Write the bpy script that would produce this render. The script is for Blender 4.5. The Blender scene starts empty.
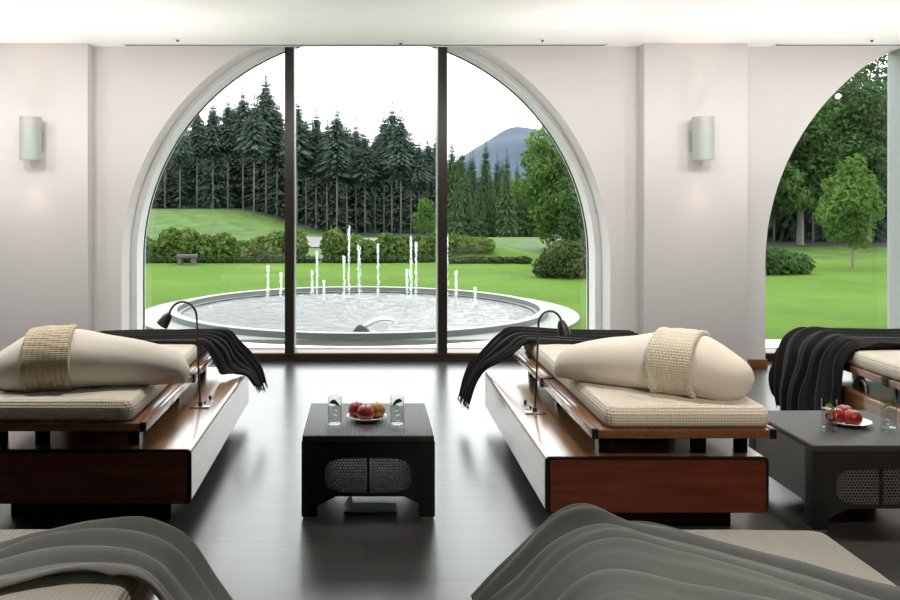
import bpy, bmesh, math, random
import numpy as np
from mathutils import Vector, Matrix, noise

R = random.Random(7)
SC = bpy.context.scene
COL = SC.collection
F, PX, PY, CAMH = 866.0, 366.0, 200.0, 1.5      # focal length in pixels, principal point, eye height

# ------------------------------------------------------------------ helpers
def link(o, parent=None):
    COL.objects.link(o)
    if parent: o.parent = parent
    return o

def empty(name, loc=(0, 0, 0), rz=0.0, parent=None):
    o = bpy.data.objects.new(name, None)
    o.empty_display_size = .1
    o.location = loc; o.rotation_euler = (0, 0, rz)
    return link(o, parent)

def tag(o, label=None, cat=None, group=None, kind=None):
    if label: o['label'] = label
    if cat: o['category'] = cat
    if group: o['group'] = group
    if kind: o['kind'] = kind
    return o

def shade(me, ang=40):
    for p in me.polygons: p.use_smooth = True
    if ang is not None:
        try: me.set_sharp_from_angle(angle=math.radians(ang))
        except Exception: pass

def mesh_obj(name, verts, faces, mat, parent=None, smooth=True, ang=40):
    me = bpy.data.meshes.new(name)
    me.from_pydata([tuple(v) for v in verts], [], faces)
    me.update()
    if mat: me.materials.append(mat)
    if smooth: shade(me, ang)
    return link(bpy.data.objects.new(name, me), parent)

def bm_obj(name, bm, mat, parent=None, smooth=True, ang=40):
    me = bpy.data.meshes.new(name)
    bmesh.ops.recalc_face_normals(bm, faces=bm.faces)
    bm.to_mesh(me); bm.free()
    if mat: me.materials.append(mat)
    if smooth: shade(me, ang)
    return link(bpy.data.objects.new(name, me), parent)

def add_box(bm, x0, x1, y0, y1, z0, z1, bev=0.0, seg=2):
    m = Matrix.Translation(((x0+x1)/2, (y0+y1)/2, (z0+z1)/2)) @ Matrix.Diagonal((x1-x0, y1-y0, z1-z0, 1))
    g = bmesh.ops.create_cube(bm, size=1, matrix=m)
    if bev > 0:
        es = list({e for v in g['verts'] for e in v.link_edges})
        bmesh.ops.bevel(bm, geom=es, offset=bev, segments=seg, profile=.5, affect='EDGES')

def box(name, x0, x1, y0, y1, z0, z1, mat, parent=None, bev=0.0, seg=2):
    bm = bmesh.new(); add_box(bm, x0, x1, y0, y1, z0, z1, bev, seg)
    return bm_obj(name, bm, mat, parent)

def prism_y(bm, pts, y0, y1):
    """closed x-z outline extruded from y0 to y1"""
    a = [bm.verts.new((x, y0, z)) for x, z in pts]
    b = [bm.verts.new((x, y1, z)) for x, z in pts]
    n = len(pts)
    f1 = bm.faces.new(a); f2 = bm.faces.new(b[::-1])
    for i in range(n):
        bm.faces.new((a[i], b[i], b[(i+1) % n], a[(i+1) % n]))
    f1.normal_update(); f2.normal_update()
    bmesh.ops.triangulate(bm, faces=[f1, f2], ngon_method='EAR_CLIP')

def lathe(bm, prof, seg=24, c=(0, 0, 0)):
    rings = []
    for r, z in prof:
        if r < 1e-6: rings.append([bm.verts.new((c[0], c[1], c[2]+z))])
        else: rings.append([bm.verts.new((c[0]+r*math.cos(2*math.pi*k/seg), c[1]+r*math.sin(2*math.pi*k/seg), c[2]+z)) for k in range(seg)])
    for a, b in zip(rings, rings[1:]):
        for k in range(seg):
            k2 = (k+1) % seg
            if len(a) == 1 and len(b) == 1: continue
            if len(a) == 1: bm.faces.new((a[0], b[k2], b[k]))
            elif len(b) == 1: bm.faces.new((a[k], a[k2], b[0]))
            else: bm.faces.new((a[k], a[k2], b[k2], b[k]))

def tube(bm, pts, rad, seg=8, cap=True):
    pts = [Vector(p) for p in pts]; n = len(pts)
    rads = rad if isinstance(rad, (list, tuple)) else [rad]*n
    rings = []; up = Vector((0.13, 0.97, .2)).normalized()
    for i, p in enumerate(pts):
        t = (pts[min(i+1, n-1)] - pts[max(i-1, 0)]).normalized()
        s = t.cross(up)
        if s.length < 1e-4: s = t.cross(Vector((1, 0, 0)))
        s.normalize(); w = s.cross(t).normalized()
        rings.append([bm.verts.new(p + (s*math.cos(2*math.pi*k/seg) + w*math.sin(2*math.pi*k/seg))*rads[i]) for k in range(seg)])
    for a, b in zip(rings, rings[1:]):
        for k in range(seg):
            bm.faces.new((a[k], a[(k+1) % seg], b[(k+1) % seg], b[k]))
    if cap:
        bm.faces.new(rings[0][::-1]); bm.faces.new(rings[-1])

def catmull(P, t):
    """P: (n,3) array, t in 0..1"""
    n = len(P)-1
    f = min(max(t, 0), 1)*n; i = min(int(f), n-1); u = f-i
    p1, p2 = P[i], P[i+1]
    p0 = P[i-1] if i > 0 else 2*p1-p2
    p3 = P[i+2] if i+2 <= n else 2*p2-p1
    return .5*((2*p1)+(-p0+p2)*u+(2*p0-5*p1+4*p2-p3)*u*u+(-p0+3*p1-3*p2+p3)*u**3)

def copy_tree(o, parent=None):
    c = o.copy(); COL.objects.link(c)
    c.parent = parent
    for ch in list(o.children): copy_tree(ch, c)
    return c

# ------------------------------------------------------------------ materials
def new_mat(name):
    m = bpy.data.materials.new(name); m.use_nodes = True
    nt = m.node_tree
    return m, nt, nt.nodes['Principled BSDF']

def N(nt, typ, **kw):
    n = nt.nodes.new(typ)
    for k, v in kw.items():
        if hasattr(n, k) and not k.startswith('in_'): setattr(n, k, v)
    return n

def plain(name, col, rough=.5, metal=0.0, spec=.5, coat=0.0, noise_amt=0.06, nscale=6.0, bump=0.0, bscale=60.0, sheen=0.0):
    m, nt, b = new_mat(name)
    tc = N(nt, 'ShaderNodeTexCoord')
    nz = N(nt, 'ShaderNodeTexNoise'); nz.inputs['Scale'].default_value = nscale; nz.inputs['Detail'].default_value = 4
    nt.links.new(tc.outputs['Object'], nz.inputs['Vector'])
    mx = N(nt, 'ShaderNodeMix', data_type='RGBA')
    mx.inputs[6].default_value = (*[c*(1-noise_amt) for c in col], 1)
    mx.inputs[7].default_value = (*[min(1, c*(1+noise_amt)) for c in col], 1)
    nt.links.new(nz.outputs['Fac'], mx.inputs[0]); nt.links.new(mx.outputs[2], b.inputs['Base Color'])
    b.inputs['Roughness'].default_value = rough; b.inputs['Metallic'].default_value = metal
    b.inputs['Specular IOR Level'].default_value = spec
    b.inputs['Coat Weight'].default_value = coat; b.inputs['Coat Roughness'].default_value = .12
    if sheen: b.inputs['Sheen Weight'].default_value = sheen; b.inputs['Sheen Roughness'].default_value = .4
    if bump:
        n2 = N(nt, 'ShaderNodeTexNoise'); n2.inputs['Scale'].default_value = bscale; n2.inputs['Detail'].default_value = 3
        nt.links.new(tc.outputs['Object'], n2.inputs['Vector'])
        bp = N(nt, 'ShaderNodeBump'); bp.inputs['Strength'].default_value = bump; bp.inputs['Distance'].default_value = .01
        nt.links.new(n2.outputs['Fac'], bp.inputs['Height']); nt.links.new(bp.outputs['Normal'], b.inputs['Normal'])
    return m

def wood(name, c1, c2, axis='Y', rough=.3, coat=.6, scale=1.0):
    m, nt, b = new_mat(name)
    tc = N(nt, 'ShaderNodeTexCoord'); mp = N(nt, 'ShaderNodeMapping')
    s = {'X': (1.2, 22, 22), 'Y': (22, 1.2, 22), 'Z': (22, 22, 1.2)}[axis]
    mp.inputs['Scale'].default_value = tuple(v*scale for v in s)
    nt.links.new(tc.outputs['Object'], mp.inputs['Vector'])
    nz = N(nt, 'ShaderNodeTexNoise'); nz.inputs['Scale'].default_value = 1.6; nz.inputs['Detail'].default_value = 7; nz.inputs['Roughness'].default_value = .65
    nz.inputs['Distortion'].default_value = .6
    nt.links.new(mp.outputs['Vector'], nz.inputs['Vector'])
    cr = N(nt, 'ShaderNodeValToRGB')
    cr.color_ramp.elements[0].position = .3; cr.color_ramp.elements[0].color = (*c1, 1)
    cr.color_ramp.elements[1].position = .7; cr.color_ramp.elements[1].color = (*c2, 1)
    nt.links.new(nz.outputs['Fac'], cr.inputs['Fac']); nt.links.new(cr.outputs['Color'], b.inputs['Base Color'])
    b.inputs['Roughness'].default_value = rough
    b.inputs['Coat Weight'].default_value = coat; b.inputs['Coat Roughness'].default_value = .15
    bp = N(nt, 'ShaderNodeBump'); bp.inputs['Strength'].default_value = .08; bp.inputs['Distance'].default_value = .004
    nt.links.new(nz.outputs['Fac'], bp.inputs['Height']); nt.links.new(bp.outputs['Normal'], b.inputs['Normal'])
    return m

def weave(name, c_lo, c_hi, k=(90, 90, 90), rough=.8, bump=.6, dist=.006, sheen=.2, rot=(0, 0, 0), spec=.3, prof='SIN'):
    """woven surface: crossed bands along the three axes"""
    m, nt, b = new_mat(name)
    tc = N(nt, 'ShaderNodeTexCoord'); mp = N(nt, 'ShaderNodeMapping'); mp.inputs['Rotation'].default_value = rot
    nt.links.new(tc.outputs['Object'], mp.inputs['Vector'])
    outs = []
    for ax, kk in zip('XYZ', k):
        if not kk: continue
        w = N(nt, 'ShaderNodeTexWave'); w.bands_direction = ax; w.wave_profile = prof
        w.inputs['Scale'].default_value = kk; w.inputs['Distortion'].default_value = .25; w.inputs['Detail'].default_value = 1
        nt.links.new(mp.outputs['Vector'], w.inputs['Vector']); outs.append(w.outputs['Fac'])
    acc = outs[0]
    for o in outs[1:]:
        a = N(nt, 'ShaderNodeMath'); a.operation = 'ADD'
        nt.links.new(acc, a.inputs[0]); nt.links.new(o, a.inputs[1]); acc = a.outputs[0]
    d = N(nt, 'ShaderNodeMath'); d.operation = 'DIVIDE'; d.inputs[1].default_value = float(len(outs))
    nt.links.new(acc, d.inputs[0])
    mx = N(nt, 'ShaderNodeMix', data_type='RGBA'); mx.inputs[6].default_value = (*c_lo, 1); mx.inputs[7].default_value = (*c_hi, 1)
    nt.links.new(d.outputs[0], mx.inputs[0]); nt.links.new(mx.outputs[2], b.inputs['Base Color'])
    b.inputs['Roughness'].default_value = rough; b.inputs['Sheen Weight'].default_value = sheen
    b.inputs['Specular IOR Level'].default_value = spec
    bp = N(nt, 'ShaderNodeBump'); bp.inputs['Strength'].default_value = bump; bp.inputs['Distance'].default_value = dist
    nt.links.new(d.outputs[0], bp.inputs['Height']); nt.links.new(bp.outputs['Normal'], b.inputs['Normal'])
    return m

def thin_glass(name, tint=(.97, .985, .975), gain=1.0, rough=0.0):
    m = bpy.data.materials.new(name); m.use_nodes = True; nt = m.node_tree
    nt.nodes.remove(nt.nodes['Principled BSDF']); out = nt.nodes['Material Output']
    fr = N(nt, 'ShaderNodeLayerWeight'); fr.inputs['Blend'].default_value = .5
    pw = N(nt, 'ShaderNodeMath'); pw.operation = 'POWER'; pw.inputs[1].default_value = 4.5
    ml = N(nt, 'ShaderNodeMath'); ml.operation = 'MULTIPLY_ADD'; ml.inputs[1].default_value = .9*gain; ml.inputs[2].default_value = .045*gain; ml.use_clamp = True
    nt.links.new(fr.outputs['Facing'], pw.inputs[0])
    tr = N(nt, 'ShaderNodeBsdfTransparent'); tr.inputs['Color'].default_value = (*tint, 1)
    gl = N(nt, 'ShaderNodeBsdfGlossy'); gl.inputs['Roughness'].default_value = rough
    mx = N(nt, 'ShaderNodeMixShader')
    nt.links.new(pw.outputs[0], ml.inputs[0]); nt.links.new(ml.outputs[0], mx.inputs[0])
    nt.links.new(tr.outputs[0], mx.inputs[1]); nt.links.new(gl.outputs[0], mx.inputs[2]); nt.links.new(mx.outputs[0], out.inputs['Surface'])
    return m

def leafy(name, c1, c2, trans=.25, nscale=1.5):
    m, nt, b = new_mat(name)
    tc = N(nt, 'ShaderNodeTexCoord')
    nz = N(nt, 'ShaderNodeTexNoise'); nz.inputs['Scale'].default_value = nscale; nz.inputs['Detail'].default_value = 5
    nt.links.new(tc.outputs['Object'], nz.inputs['Vector'])
    cr = N(nt, 'ShaderNodeValToRGB')
    cr.color_ramp.elements[0].position = .35; cr.color_ramp.elements[0].color = (*c1, 1)
    cr.color_ramp.elements[1].position = .65; cr.color_ramp.elements[1].color = (*c2, 1)
    nt.links.new(nz.outputs['Fac'], cr.inputs['Fac']); nt.links.new(cr.outputs['Color'], b.inputs['Base Color'])
    b.inputs['Roughness'].default_value = .7; b.inputs['Specular IOR Level'].default_value = .2
    if trans:
        out = nt.nodes['Material Output']
        tl = N(nt, 'ShaderNodeBsdfTranslucent'); nt.links.new(cr.outputs['Color'], tl.inputs['Color'])
        mx = N(nt, 'ShaderNodeMixShader'); mx.inputs[0].default_value = trans
        nt.links.new(b.outputs[0], mx.inputs[1]); nt.links.new(tl.outputs[0], mx.inputs[2]); nt.links.new(mx.outputs[0], out.inputs['Surface'])
    return m

M = {}
M['wall'] = plain('wall_paint', (.74, .715, .705), .7, noise_amt=.012, nscale=2, bump=.05, bscale=220)
M['backwall'] = wood('backwall_dark_finish', (.02, .012, .008), (.04, .022, .014), 'Z', .5, .0)  # unseen wall; dark finish invented to cut reflections in the window glass
M['ceiling'] = plain('ceiling_paint', (.90, .89, .865), .38, noise_amt=.01)
M['frame'] = plain('white_frame', (.84, .84, .83), .45, noise_amt=.01)
M['mullion'] = plain('bronze_metal', (.030, .026, .018), .4, metal=.3, noise_amt=.1)
M['alu'] = plain('pale_aluminium', (.36, .38, .375), .4, metal=.1, noise_amt=.02)
M['gasket'] = plain('black_gasket', (.01, .01, .01), .6)
M['sillwood'] = wood('sill_wood', (.085, .045, .02), (.16, .09, .045), 'X', .4, .3)
M['base'] = wood('varnished_walnut', (.19, .088, .032), (.33, .17, .07), 'Y', .3, .9)
M['front'] = wood('mahogany_veneer', (.085, .016, .007), (.19, .042, .017), 'X', .35, .3)
M['slab'] = wood('platform_wood', (.16, .06, .022), (.26, .115, .045), 'Y', .3, .7)
M['ebony'] = plain('black_edging', (.008, .007, .007), .5, spec=.3)
M['rail'] = wood('rail_wood', (.24, .115, .05), (.36, .19, .09), 'Y', .25, 1.0)
M['darkmetal'] = plain('dark_metal', (.02, .02, .021), .4, metal=.6)
M['steel'] = plain('brushed_steel', (.45, .45, .45), .32, metal=.9)
M['lampmetal'] = plain('gunmetal', (.075, .073, .07), .38, metal=.7)
M['waffle'] = weave('cream_waffle', (.70, .64, .53), (.85, .81, .71), (24, 24, 24), bump=.7, dist=.006)
M['towel'] = weave('ribbed_towel', (.58, .47, .32), (.76, .66, .50), (12, 12, 34), bump=.8, dist=.008)
M['towel_pale'] = weave('pale_waffle_towel', (.68, .61, .47), (.84, .79, .66), (26, 26, 26), bump=.8, dist=.006)
M['pillow'] = plain('cream_cotton', (.84, .80, .715), .85, noise_amt=.03, bump=.12, bscale=35, sheen=.15)
M['black_throw'] = plain('charcoal_wool', (.0115, .0115, .011), .85, noise_amt=.15, nscale=6, bump=.12, bscale=240, sheen=.12, spec=.2)
M['grey_throw'] = plain('grey_wool', (.33, .335, .31), .85, noise_amt=.08, nscale=5, bump=.12, bscale=260, sheen=.35, spec=.2)
M['fringe'] = plain('black_fringe', (.012, .012, .012), .8)
M['ceramic'] = plain('white_ceramic', (.85, .85, .83), .2, coat=.5, noise_amt=.01)
M['lime'] = plain('lime_green', (.28, .50, .06), .5, noise_amt=.25, nscale=30)
M['mint'] = plain('dark_leaf', (.07, .18, .035), .5, noise_amt=.25, nscale=30)
M['sconce'] = plain('sconce_enamel', (.52, .555, .53), .4, metal=.1, noise_amt=.02)
M['slot'] = plain('slot_dark', (.16, .16, .155), .6)
M['trunk'] = plain('bark', (.15, .135, .12), .9, noise_amt=.35, nscale=8)
M['concrete'] = plain('pale_paving', (.75, .75, .73), .8, noise_amt=.06, nscale=3)
M['apron'] = plain('pale_apron', (.26, .27, .25), .7, noise_amt=.08, nscale=4)
M['rimstone'] = plain('grey_stone', (.13, .145, .14), .6, noise_amt=.12, nscale=4)
M['rimtop'] = plain('pale_coping', (.35, .36, .35), .6, noise_amt=.06, nscale=4)
M['path'] = plain('gravel', (.17, .165, .165), .9, noise_amt=.08, nscale=4)
M['granite'] = plain('weathered_stone', (.08, .07, .07), .8, noise_amt=.2, nscale=8)
M['mountain'] = plain('hazed_hillside', (.032, .055, .085), .9, noise_amt=.3, nscale=.05)  # distance haze is put into the blue base colour
M['spruce'] = leafy('hazed_spruce_needles', (.030, .054, .040), (.064, .098, .068), .15, .9)  # needle albedo lifted so the colour carries the forest haze
M['spruce2'] = leafy('fresh_needles', (.034, .068, .026), (.068, .12, .040), .15, .9)
M['leaf'] = leafy('bright_leaves', (.055, .12, .018), (.115, .20, .042), .4, 1.2)
M['leaf2'] = leafy('mid_leaves', (.026, .060, .014), (.06, .12, .028), .3, 1.2)
M['hedge'] = leafy('hedge_leaves', (.050, .10, .016), (.12, .18, .036), .3, 2.5)
M['hedgelow'] = leafy('clipped_leaves', (.016, .040, .010), (.034, .07, .016), .2, 3)
M['bush'] = leafy('russet_leaves', (.035, .06, .014), (.075, .10, .028), .3, 2.5)
M['rough'] = leafy('rough_meadow', (.030, .070, .007), (.072, .135, .014), 0, 1.6)
M['duff'] = plain('needle_litter', (.014, .020, .010), .9, noise_amt=.4, nscale=1.5)
M['glass'] = thin_glass('window_glass', gain=.75)
M['tumbler'] = thin_glass('tumbler_glass', (.95, .965, .96), 1.0)
M['drink'] = thin_glass('clear_drink', (.965, .975, .975), .7)
M['ice'] = thin_glass('ice', (.95, .96, .965), 1.0, .15)

def apple_mat(name, c1, c2, sc=7.0, lo=.4, hi=.62):
    m, nt, b = new_mat(name)
    tc = N(nt, 'ShaderNodeTexCoord'); nz = N(nt, 'ShaderNodeTexNoise'); nz.inputs['Scale'].default_value = sc; nz.inputs['Detail'].default_value = 3
    nt.links.new(tc.outputs['Object'], nz.inputs['Vector'])
    cr = N(nt, 'ShaderNodeValToRGB'); e = cr.color_ramp.elements
    e[0].position = lo; e[0].color = (*c1, 1); e[1].position = hi; e[1].color = (*c2, 1)
    nt.links.new(nz.outputs['Fac'], cr.inputs['Fac']); nt.links.new(cr.outputs['Color'], b.inputs['Base Color'])
    b.inputs['Roughness'].default_value = .32; b.inputs['Coat Weight'].default_value = .3
    return m
M['apple'] = apple_mat('red_apple', (.24, .008, .012), (.36, .045, .03))
M['apple_mix'] = apple_mat('red_yellow_apple', (.30, .012, .012), (.45, .22, .05), 9, .5, .72)
M['peach'] = apple_mat('yellow_red_fruit', (.38, .07, .02), (.50, .27, .06), 10, .35, .6)

# floor: long dark planks with a satin finish
m, nt, b = new_mat('dark_stained_floor'); M['floor'] = m
tc = N(nt, 'ShaderNodeTexCoord'); mp = N(nt, 'ShaderNodeMapping')
nt.links.new(tc.outputs['Object'], mp.inputs['Vector'])
br = N(nt, 'ShaderNodeTexBrick'); br.inputs['Scale'].default_value = 1.0
br.inputs['Color1'].default_value = (.036, .035, .035, 1); br.inputs['Color2'].default_value = (.055, .053, .052, 1)
br.inputs['Mortar'].default_value = (.016, .016, .016, 1); br.inputs['Mortar Size'].default_value = .003
br.inputs['Brick Width'].default_value = 1.9; br.inputs['Row Height'].default_value = .19
nt.links.new(mp.outputs['Vector'], br.inputs['Vector'])
mp2 = N(nt, 'ShaderNodeMapping'); mp2.inputs['Scale'].default_value = (1.1, 16, 1)
nt.links.new(tc.outputs['Object'], mp2.inputs['Vector'])
nz = N(nt, 'ShaderNodeTexNoise'); nz.inputs['Scale'].default_value = 1.5; nz.inputs['Detail'].default_value = 7; nz.inputs['Roughness'].default_value = .7
nt.links.new(mp2.outputs['Vector'], nz.inputs['Vector'])
mx = N(nt, 'ShaderNodeMix', data_type='RGBA', blend_type='OVERLAY'); mx.inputs[0].default_value = .4
nt.links.new(br.outputs['Color'], mx.inputs[6]); nt.links.new(nz.outputs['Color'], mx.inputs[7]); nt.links.new(mx.outputs[2], b.inputs['Base Color'])
mr = N(nt, 'ShaderNodeMapRange'); mr.inputs['To Min'].default_value = .27; mr.inputs['To Max'].default_value = .42
nt.links.new(nz.outputs['Fac'], mr.inputs['Value']); nt.links.new(mr.outputs[0], b.inputs['Roughness'])
bp = N(nt, 'ShaderNodeBump'); bp.inputs['Strength'].default_value = .22; bp.inputs['Distance'].default_value = .004
nt.links.new(nz.outputs['Fac'], bp.inputs['Height']); nt.links.new(bp.outputs['Normal'], b.inputs['Normal'])
b.inputs['Specular IOR Level'].default_value = .5
b.inputs['Coat Weight'].default_value = .7; b.inputs['Coat Roughness'].default_value = .22

# lawn
m, nt, b = new_mat('lawn_grass'); M['lawn'] = m
tc = N(nt, 'ShaderNodeTexCoord')
n1 = N(nt, 'ShaderNodeTexNoise'); n1.inputs['Scale'].default_value = .35; n1.inputs['Detail'].default_value = 6; n1.inputs['Roughness'].default_value = .7
n2 = N(nt, 'ShaderNodeTexNoise'); n2.inputs['Scale'].default_value = 22; n2.inputs['Detail'].default_value = 4
for q in (n1, n2): nt.links.new(tc.outputs['Object'], q.inputs['Vector'])
c1 = N(nt, 'ShaderNodeValToRGB'); e = c1.color_ramp.elements
e[0].position = .3; e[0].color = (.052, .108, .010, 1); e[1].position = .7; e[1].color = (.092, .168, .019, 1)
nt.links.new(n1.outputs['Fac'], c1.inputs['Fac'])
mx = N(nt, 'ShaderNodeMix', data_type='RGBA', blend_type='OVERLAY'); mx.inputs[0].default_value = .35
nt.links.new(c1.outputs['Color'], mx.inputs[6]); nt.links.new(n2.outputs['Color'], mx.inputs[7]); nt.links.new(mx.outputs[2], b.inputs['Base Color'])
bp = N(nt, 'ShaderNodeBump'); bp.inputs['Strength'].default_value = .5; bp.inputs['Distance'].default_value = .03
nt.links.new(n2.outputs['Fac'], bp.inputs['Height']); nt.links.new(bp.outputs['Normal'], b.inputs['Normal'])
b.inputs['Roughness'].default_value = .9; b.inputs['Specular IOR Level'].default_value = .1

# rippled water
m, nt, b = new_mat('rippled_water'); M['water'] = m
tc = N(nt, 'ShaderNodeTexCoord'); n1 = N(nt, 'ShaderNodeTexNoise'); n1.inputs['Scale'].default_value = 5; n1.inputs['Detail'].default_value = 8; n1.inputs['Roughness'].default_value = .65
nt.links.new(tc.outputs['Object'], n1.inputs['Vector'])
bp = N(nt, 'ShaderNodeBump'); bp.inputs['Strength'].default_value = .5; bp.inputs['Distance'].default_value = .1
nt.links.new(n1.outputs['Fac'], bp.inputs['Height']); nt.links.new(bp.outputs['Normal'], b.inputs['Normal'])
b.inputs['Base Color'].default_value = (.11, .11, .115, 1); b.inputs['Roughness'].default_value = .1
b.inputs['Specular IOR Level'].default_value = .8

# fountain spray
m = bpy.data.materials.new('white_spray'); m.use_nodes = True; nt = m.node_tree; b = nt.nodes['Principled BSDF']; M['spray'] = m
b.inputs['Base Color'].default_value = (.9, .93, .95, 1); b.inputs['Roughness'].default_value = .3; b.inputs['Alpha'].default_value = .4

# lamp bulb glass of the wall lights
m = bpy.data.materials.new('warm_bulb'); m.use_nodes = True; nt = m.node_tree; b = nt.nodes['Principled BSDF']; M['bulb'] = m
b.inputs['Emission Color'].default_value = (1, .75, .5, 1); b.inputs['Emission Strength'].default_value = 3

# wicker
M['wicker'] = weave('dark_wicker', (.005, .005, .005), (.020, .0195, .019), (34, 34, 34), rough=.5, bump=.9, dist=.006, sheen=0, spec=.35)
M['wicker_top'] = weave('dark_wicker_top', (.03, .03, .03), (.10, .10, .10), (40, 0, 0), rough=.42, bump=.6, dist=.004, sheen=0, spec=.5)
M['wicker_side'] = weave('wicker_side_painted_glint', (.004, .004, .004), (.24, .235, .225), (0, 0, 20), rough=.45, bump=1.0, dist=.008, sheen=0, spec=.4, rot=(math.radians(-32), 0, 0))  # pale strand tone is a painted highlight on the diagonal weave
M['lattice'] = plain('wicker_lattice', (.14, .14, .14), .5, noise_amt=.2, nscale=40)

# ------------------------------------------------------------------ room shell
YW, YP, YF, YG = 7.75, 7.575, 8.05, 8.30       # wall plane, pilaster front, frame front, glass
ZC = 2.87; AR, AZ = 2.188, .936                 # ceiling, arch radius and springing height
WX = (0.0, 5.763, -5.763)                       # window centres
XL, XR, YB = -8.9, 8.9, -4.0

tag(box('floor', XL, XR, YB, YF+.3, -.12, 0, M['floor']), kind='structure')
tag(box('ceiling', XL, XR, YB, YW, ZC, ZC+.15, M['ceiling']), kind='structure')
tag(box('wall_left', XL-.15, XL, YB, YG+.1, 0, ZC+.6, M['wall']), kind='structure')
tag(box('wall_right', XR, XR+.15, YB, YG+.1, 0, ZC+.6, M['wall']), kind='structure')
tag(box('wall_back', XL, XR, YB-.15, YB, 0, ZC, M['backwall']), kind='structure')

def arch(cx, r, z0=0.0, a0=0.0, a1=math.pi, n=72):
    """from the right foot over the crown to the left foot"""
    pts = [(cx+r, z0)]
    pts += [(cx+r*math.cos(a0+(a1-a0)*i/n), AZ+r*math.sin(a0+(a1-a0)*i/n)) for i in range(n+1)]
    pts += [(cx-r, z0)]
    return pts

bm = bmesh.new()
top = 3.6
def spandrel(cx, side, xo):
    n = 36
    pts = [(xo, 0), (cx+side*AR, 0)]
    pts += [(cx+side*AR*math.cos(i*math.pi/2/n), AZ+AR*math.sin(i*math.pi/2/n)) for i in range(n+1)]
    pts += [(cx, top), (xo, top)]
    if side > 0: pts = pts[::-1]
    prism_y(bm, pts, YW, YG+.08)
spandrel(0, -1, -2.8815); spandrel(0, 1, 2.8815)
spandrel(5.763, -1, 2.8815); spandrel(5.763, 1, XR)
spandrel(-5.763, 1, -2.8815); spandrel(-5.763, -1, XL)
wf = bm_obj('wall_front', bm, M['wall'], smooth=True, ang=30); tag(wf, kind='structure')

for i, cx in enumerate((-2.886, 2.886)):
    tag(box('wall_pier_left' if i == 0 else 'wall_pier_right', cx-.4515, cx+.4515, YP, YW, 0, ZC, M['wall'], bev=.004), kind='structure')

# skirting round the piers and the narrow wall strips beside the windows
k = 0
for cx in (-2.886, 2.886):
    bm = bmesh.new()
    s = -1 if cx < 0 else 1
    add_box(bm, cx-.4515-.02, cx+.4515+.02, YP-.02, YP, 0, .075, .003)
    add_box(bm, cx-.4515-.02, cx-.4515, YP, YW, 0, .075, .003)
    add_box(bm, cx+.4515, cx+.4515+.02, YP, YW, 0, .075, .003)
    add_box(bm, cx-.70, cx-.4715, YW-.02, YW, 0, .075, .003)
    add_box(bm, cx+.4715, cx+.70, YW-.02, YW, 0, .075, .003)
    tag(bm_obj('baseboard_left' if cx < 0 else 'baseboard_right', bm, M['slab']), kind='structure')

def make_window(n, cx):
    root = tag(empty('window_%d' % n, (cx, YG, 0)), kind='structure')
    lo = AR-.058
    bm = bmesh.new()
    a = arch(0, AR-.001); c = arch(0, lo)
    y0, y1 = YF-YG, .06
    va = [[bm.verts.new((x, y, z)) for x, z in p] for p, y in ((a, y0), (c, y0), (c, y1), (a, y1))]
    for j in range(4):
        A, B = va[j], va[(j+1) % 4]
        for i in range(len(A)-1): bm.faces.new((A[i], A[i+1], B[i+1], B[i]))
    bm_obj('window_frame', bm, M['frame'], root, ang=30)
    # black glazing line along the frame
    bm = bmesh.new(); g = arch(0, lo-.006)
    va = [[bm.verts.new((x, y, z)) for x, z in p] for p, y in ((c, -.02), (g, -.02), (g, .02), (c, .02))]
    for j in range(4):
        A, B = va[j], va[(j+1) % 4]
        for i in range(len(A)-1): bm.faces.new((A[i], A[i+1], B[i+1], B[i]))
    bm_obj('glazing_gasket', bm, M['gasket'], root, ang=30)
    for s in (-1, 1):
        zt = AZ+math.sqrt(lo*lo-.71**2)+.03
        mm = box('mullion', s*.71-.043, s*.71+.043, -.28, -.20, .078, zt, M['mullion'], root, bev=.003)
        box('mullion_fin', s*.71-.038, s*.71+.038, -.20, .03, .078, zt, M['alu'], mm)
    box('sill_board', -lo, lo, -.25, .05, .062, .078, M['sillwood'], root, bev=.003)
    box('bottom_rail', -lo, lo, -.245, .045, .001, .062, M['mullion'], root)
    # three panes
    for x0, x1 in ((-lo, -.748), (-.672, .672), (.748, lo)):
        bm = bmesh.new(); ns = 40
        if x0 < -1 : xs = [-lo*math.cos(t*math.acos(.748/lo)/ns) for t in range(ns+1)]
        elif x1 > 1: xs = [lo*math.cos((ns-t)*math.acos(.748/lo)/ns) for t in range(ns+1)]
        else: xs = [x0+(x1-x0)*t/ns for t in range(ns+1)]
        pts = [(xs[0], .078)] + [(x, AZ+math.sqrt(max(0, lo*lo-x*x))) for x in xs] + [(xs[-1], .078)]
        if abs(pts[0][1]-pts[1][1]) < 1e-5: pts = pts[1:]
        prism_y(bm, pts, -.006, .006)
        bm_obj('pane', bm, M['glass'], root, smooth=False)
    return root
for n, cx in enumerate(WX): make_window(n+1, cx)

# linear air slots in the ceiling
def slot(x0, x1, lab):
    o = empty('ceiling_slot', ((x0+x1)/2, 7.64, ZC)); h = (x1-x0)/2
    bm = bmesh.new()
    add_box(bm, -h, h, -.05, -.035, -.006, .001); add_box(bm, -h, h, .035, .05, -.006, .001)
    add_box(bm, -h, -h+.015, -.05, .05, -.006, .001); add_box(bm, h-.015, h, -.05, .05, -.006, .001)
    bm_obj('slot_frame', bm, M['frame'], o)
    box('slot_grille', -h+.01, h-.01, -.036, .036, -.003, .001, M['slot'], o)
    tag(o, lab, 'air vent', 'air slots in the ceiling')
slot(-2.14, 2.12, 'long thin air slot in the white ceiling above the large arched window')
slot(3.60, 7.9, 'long thin air slot in the white ceiling at the right edge above the second window')
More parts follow.
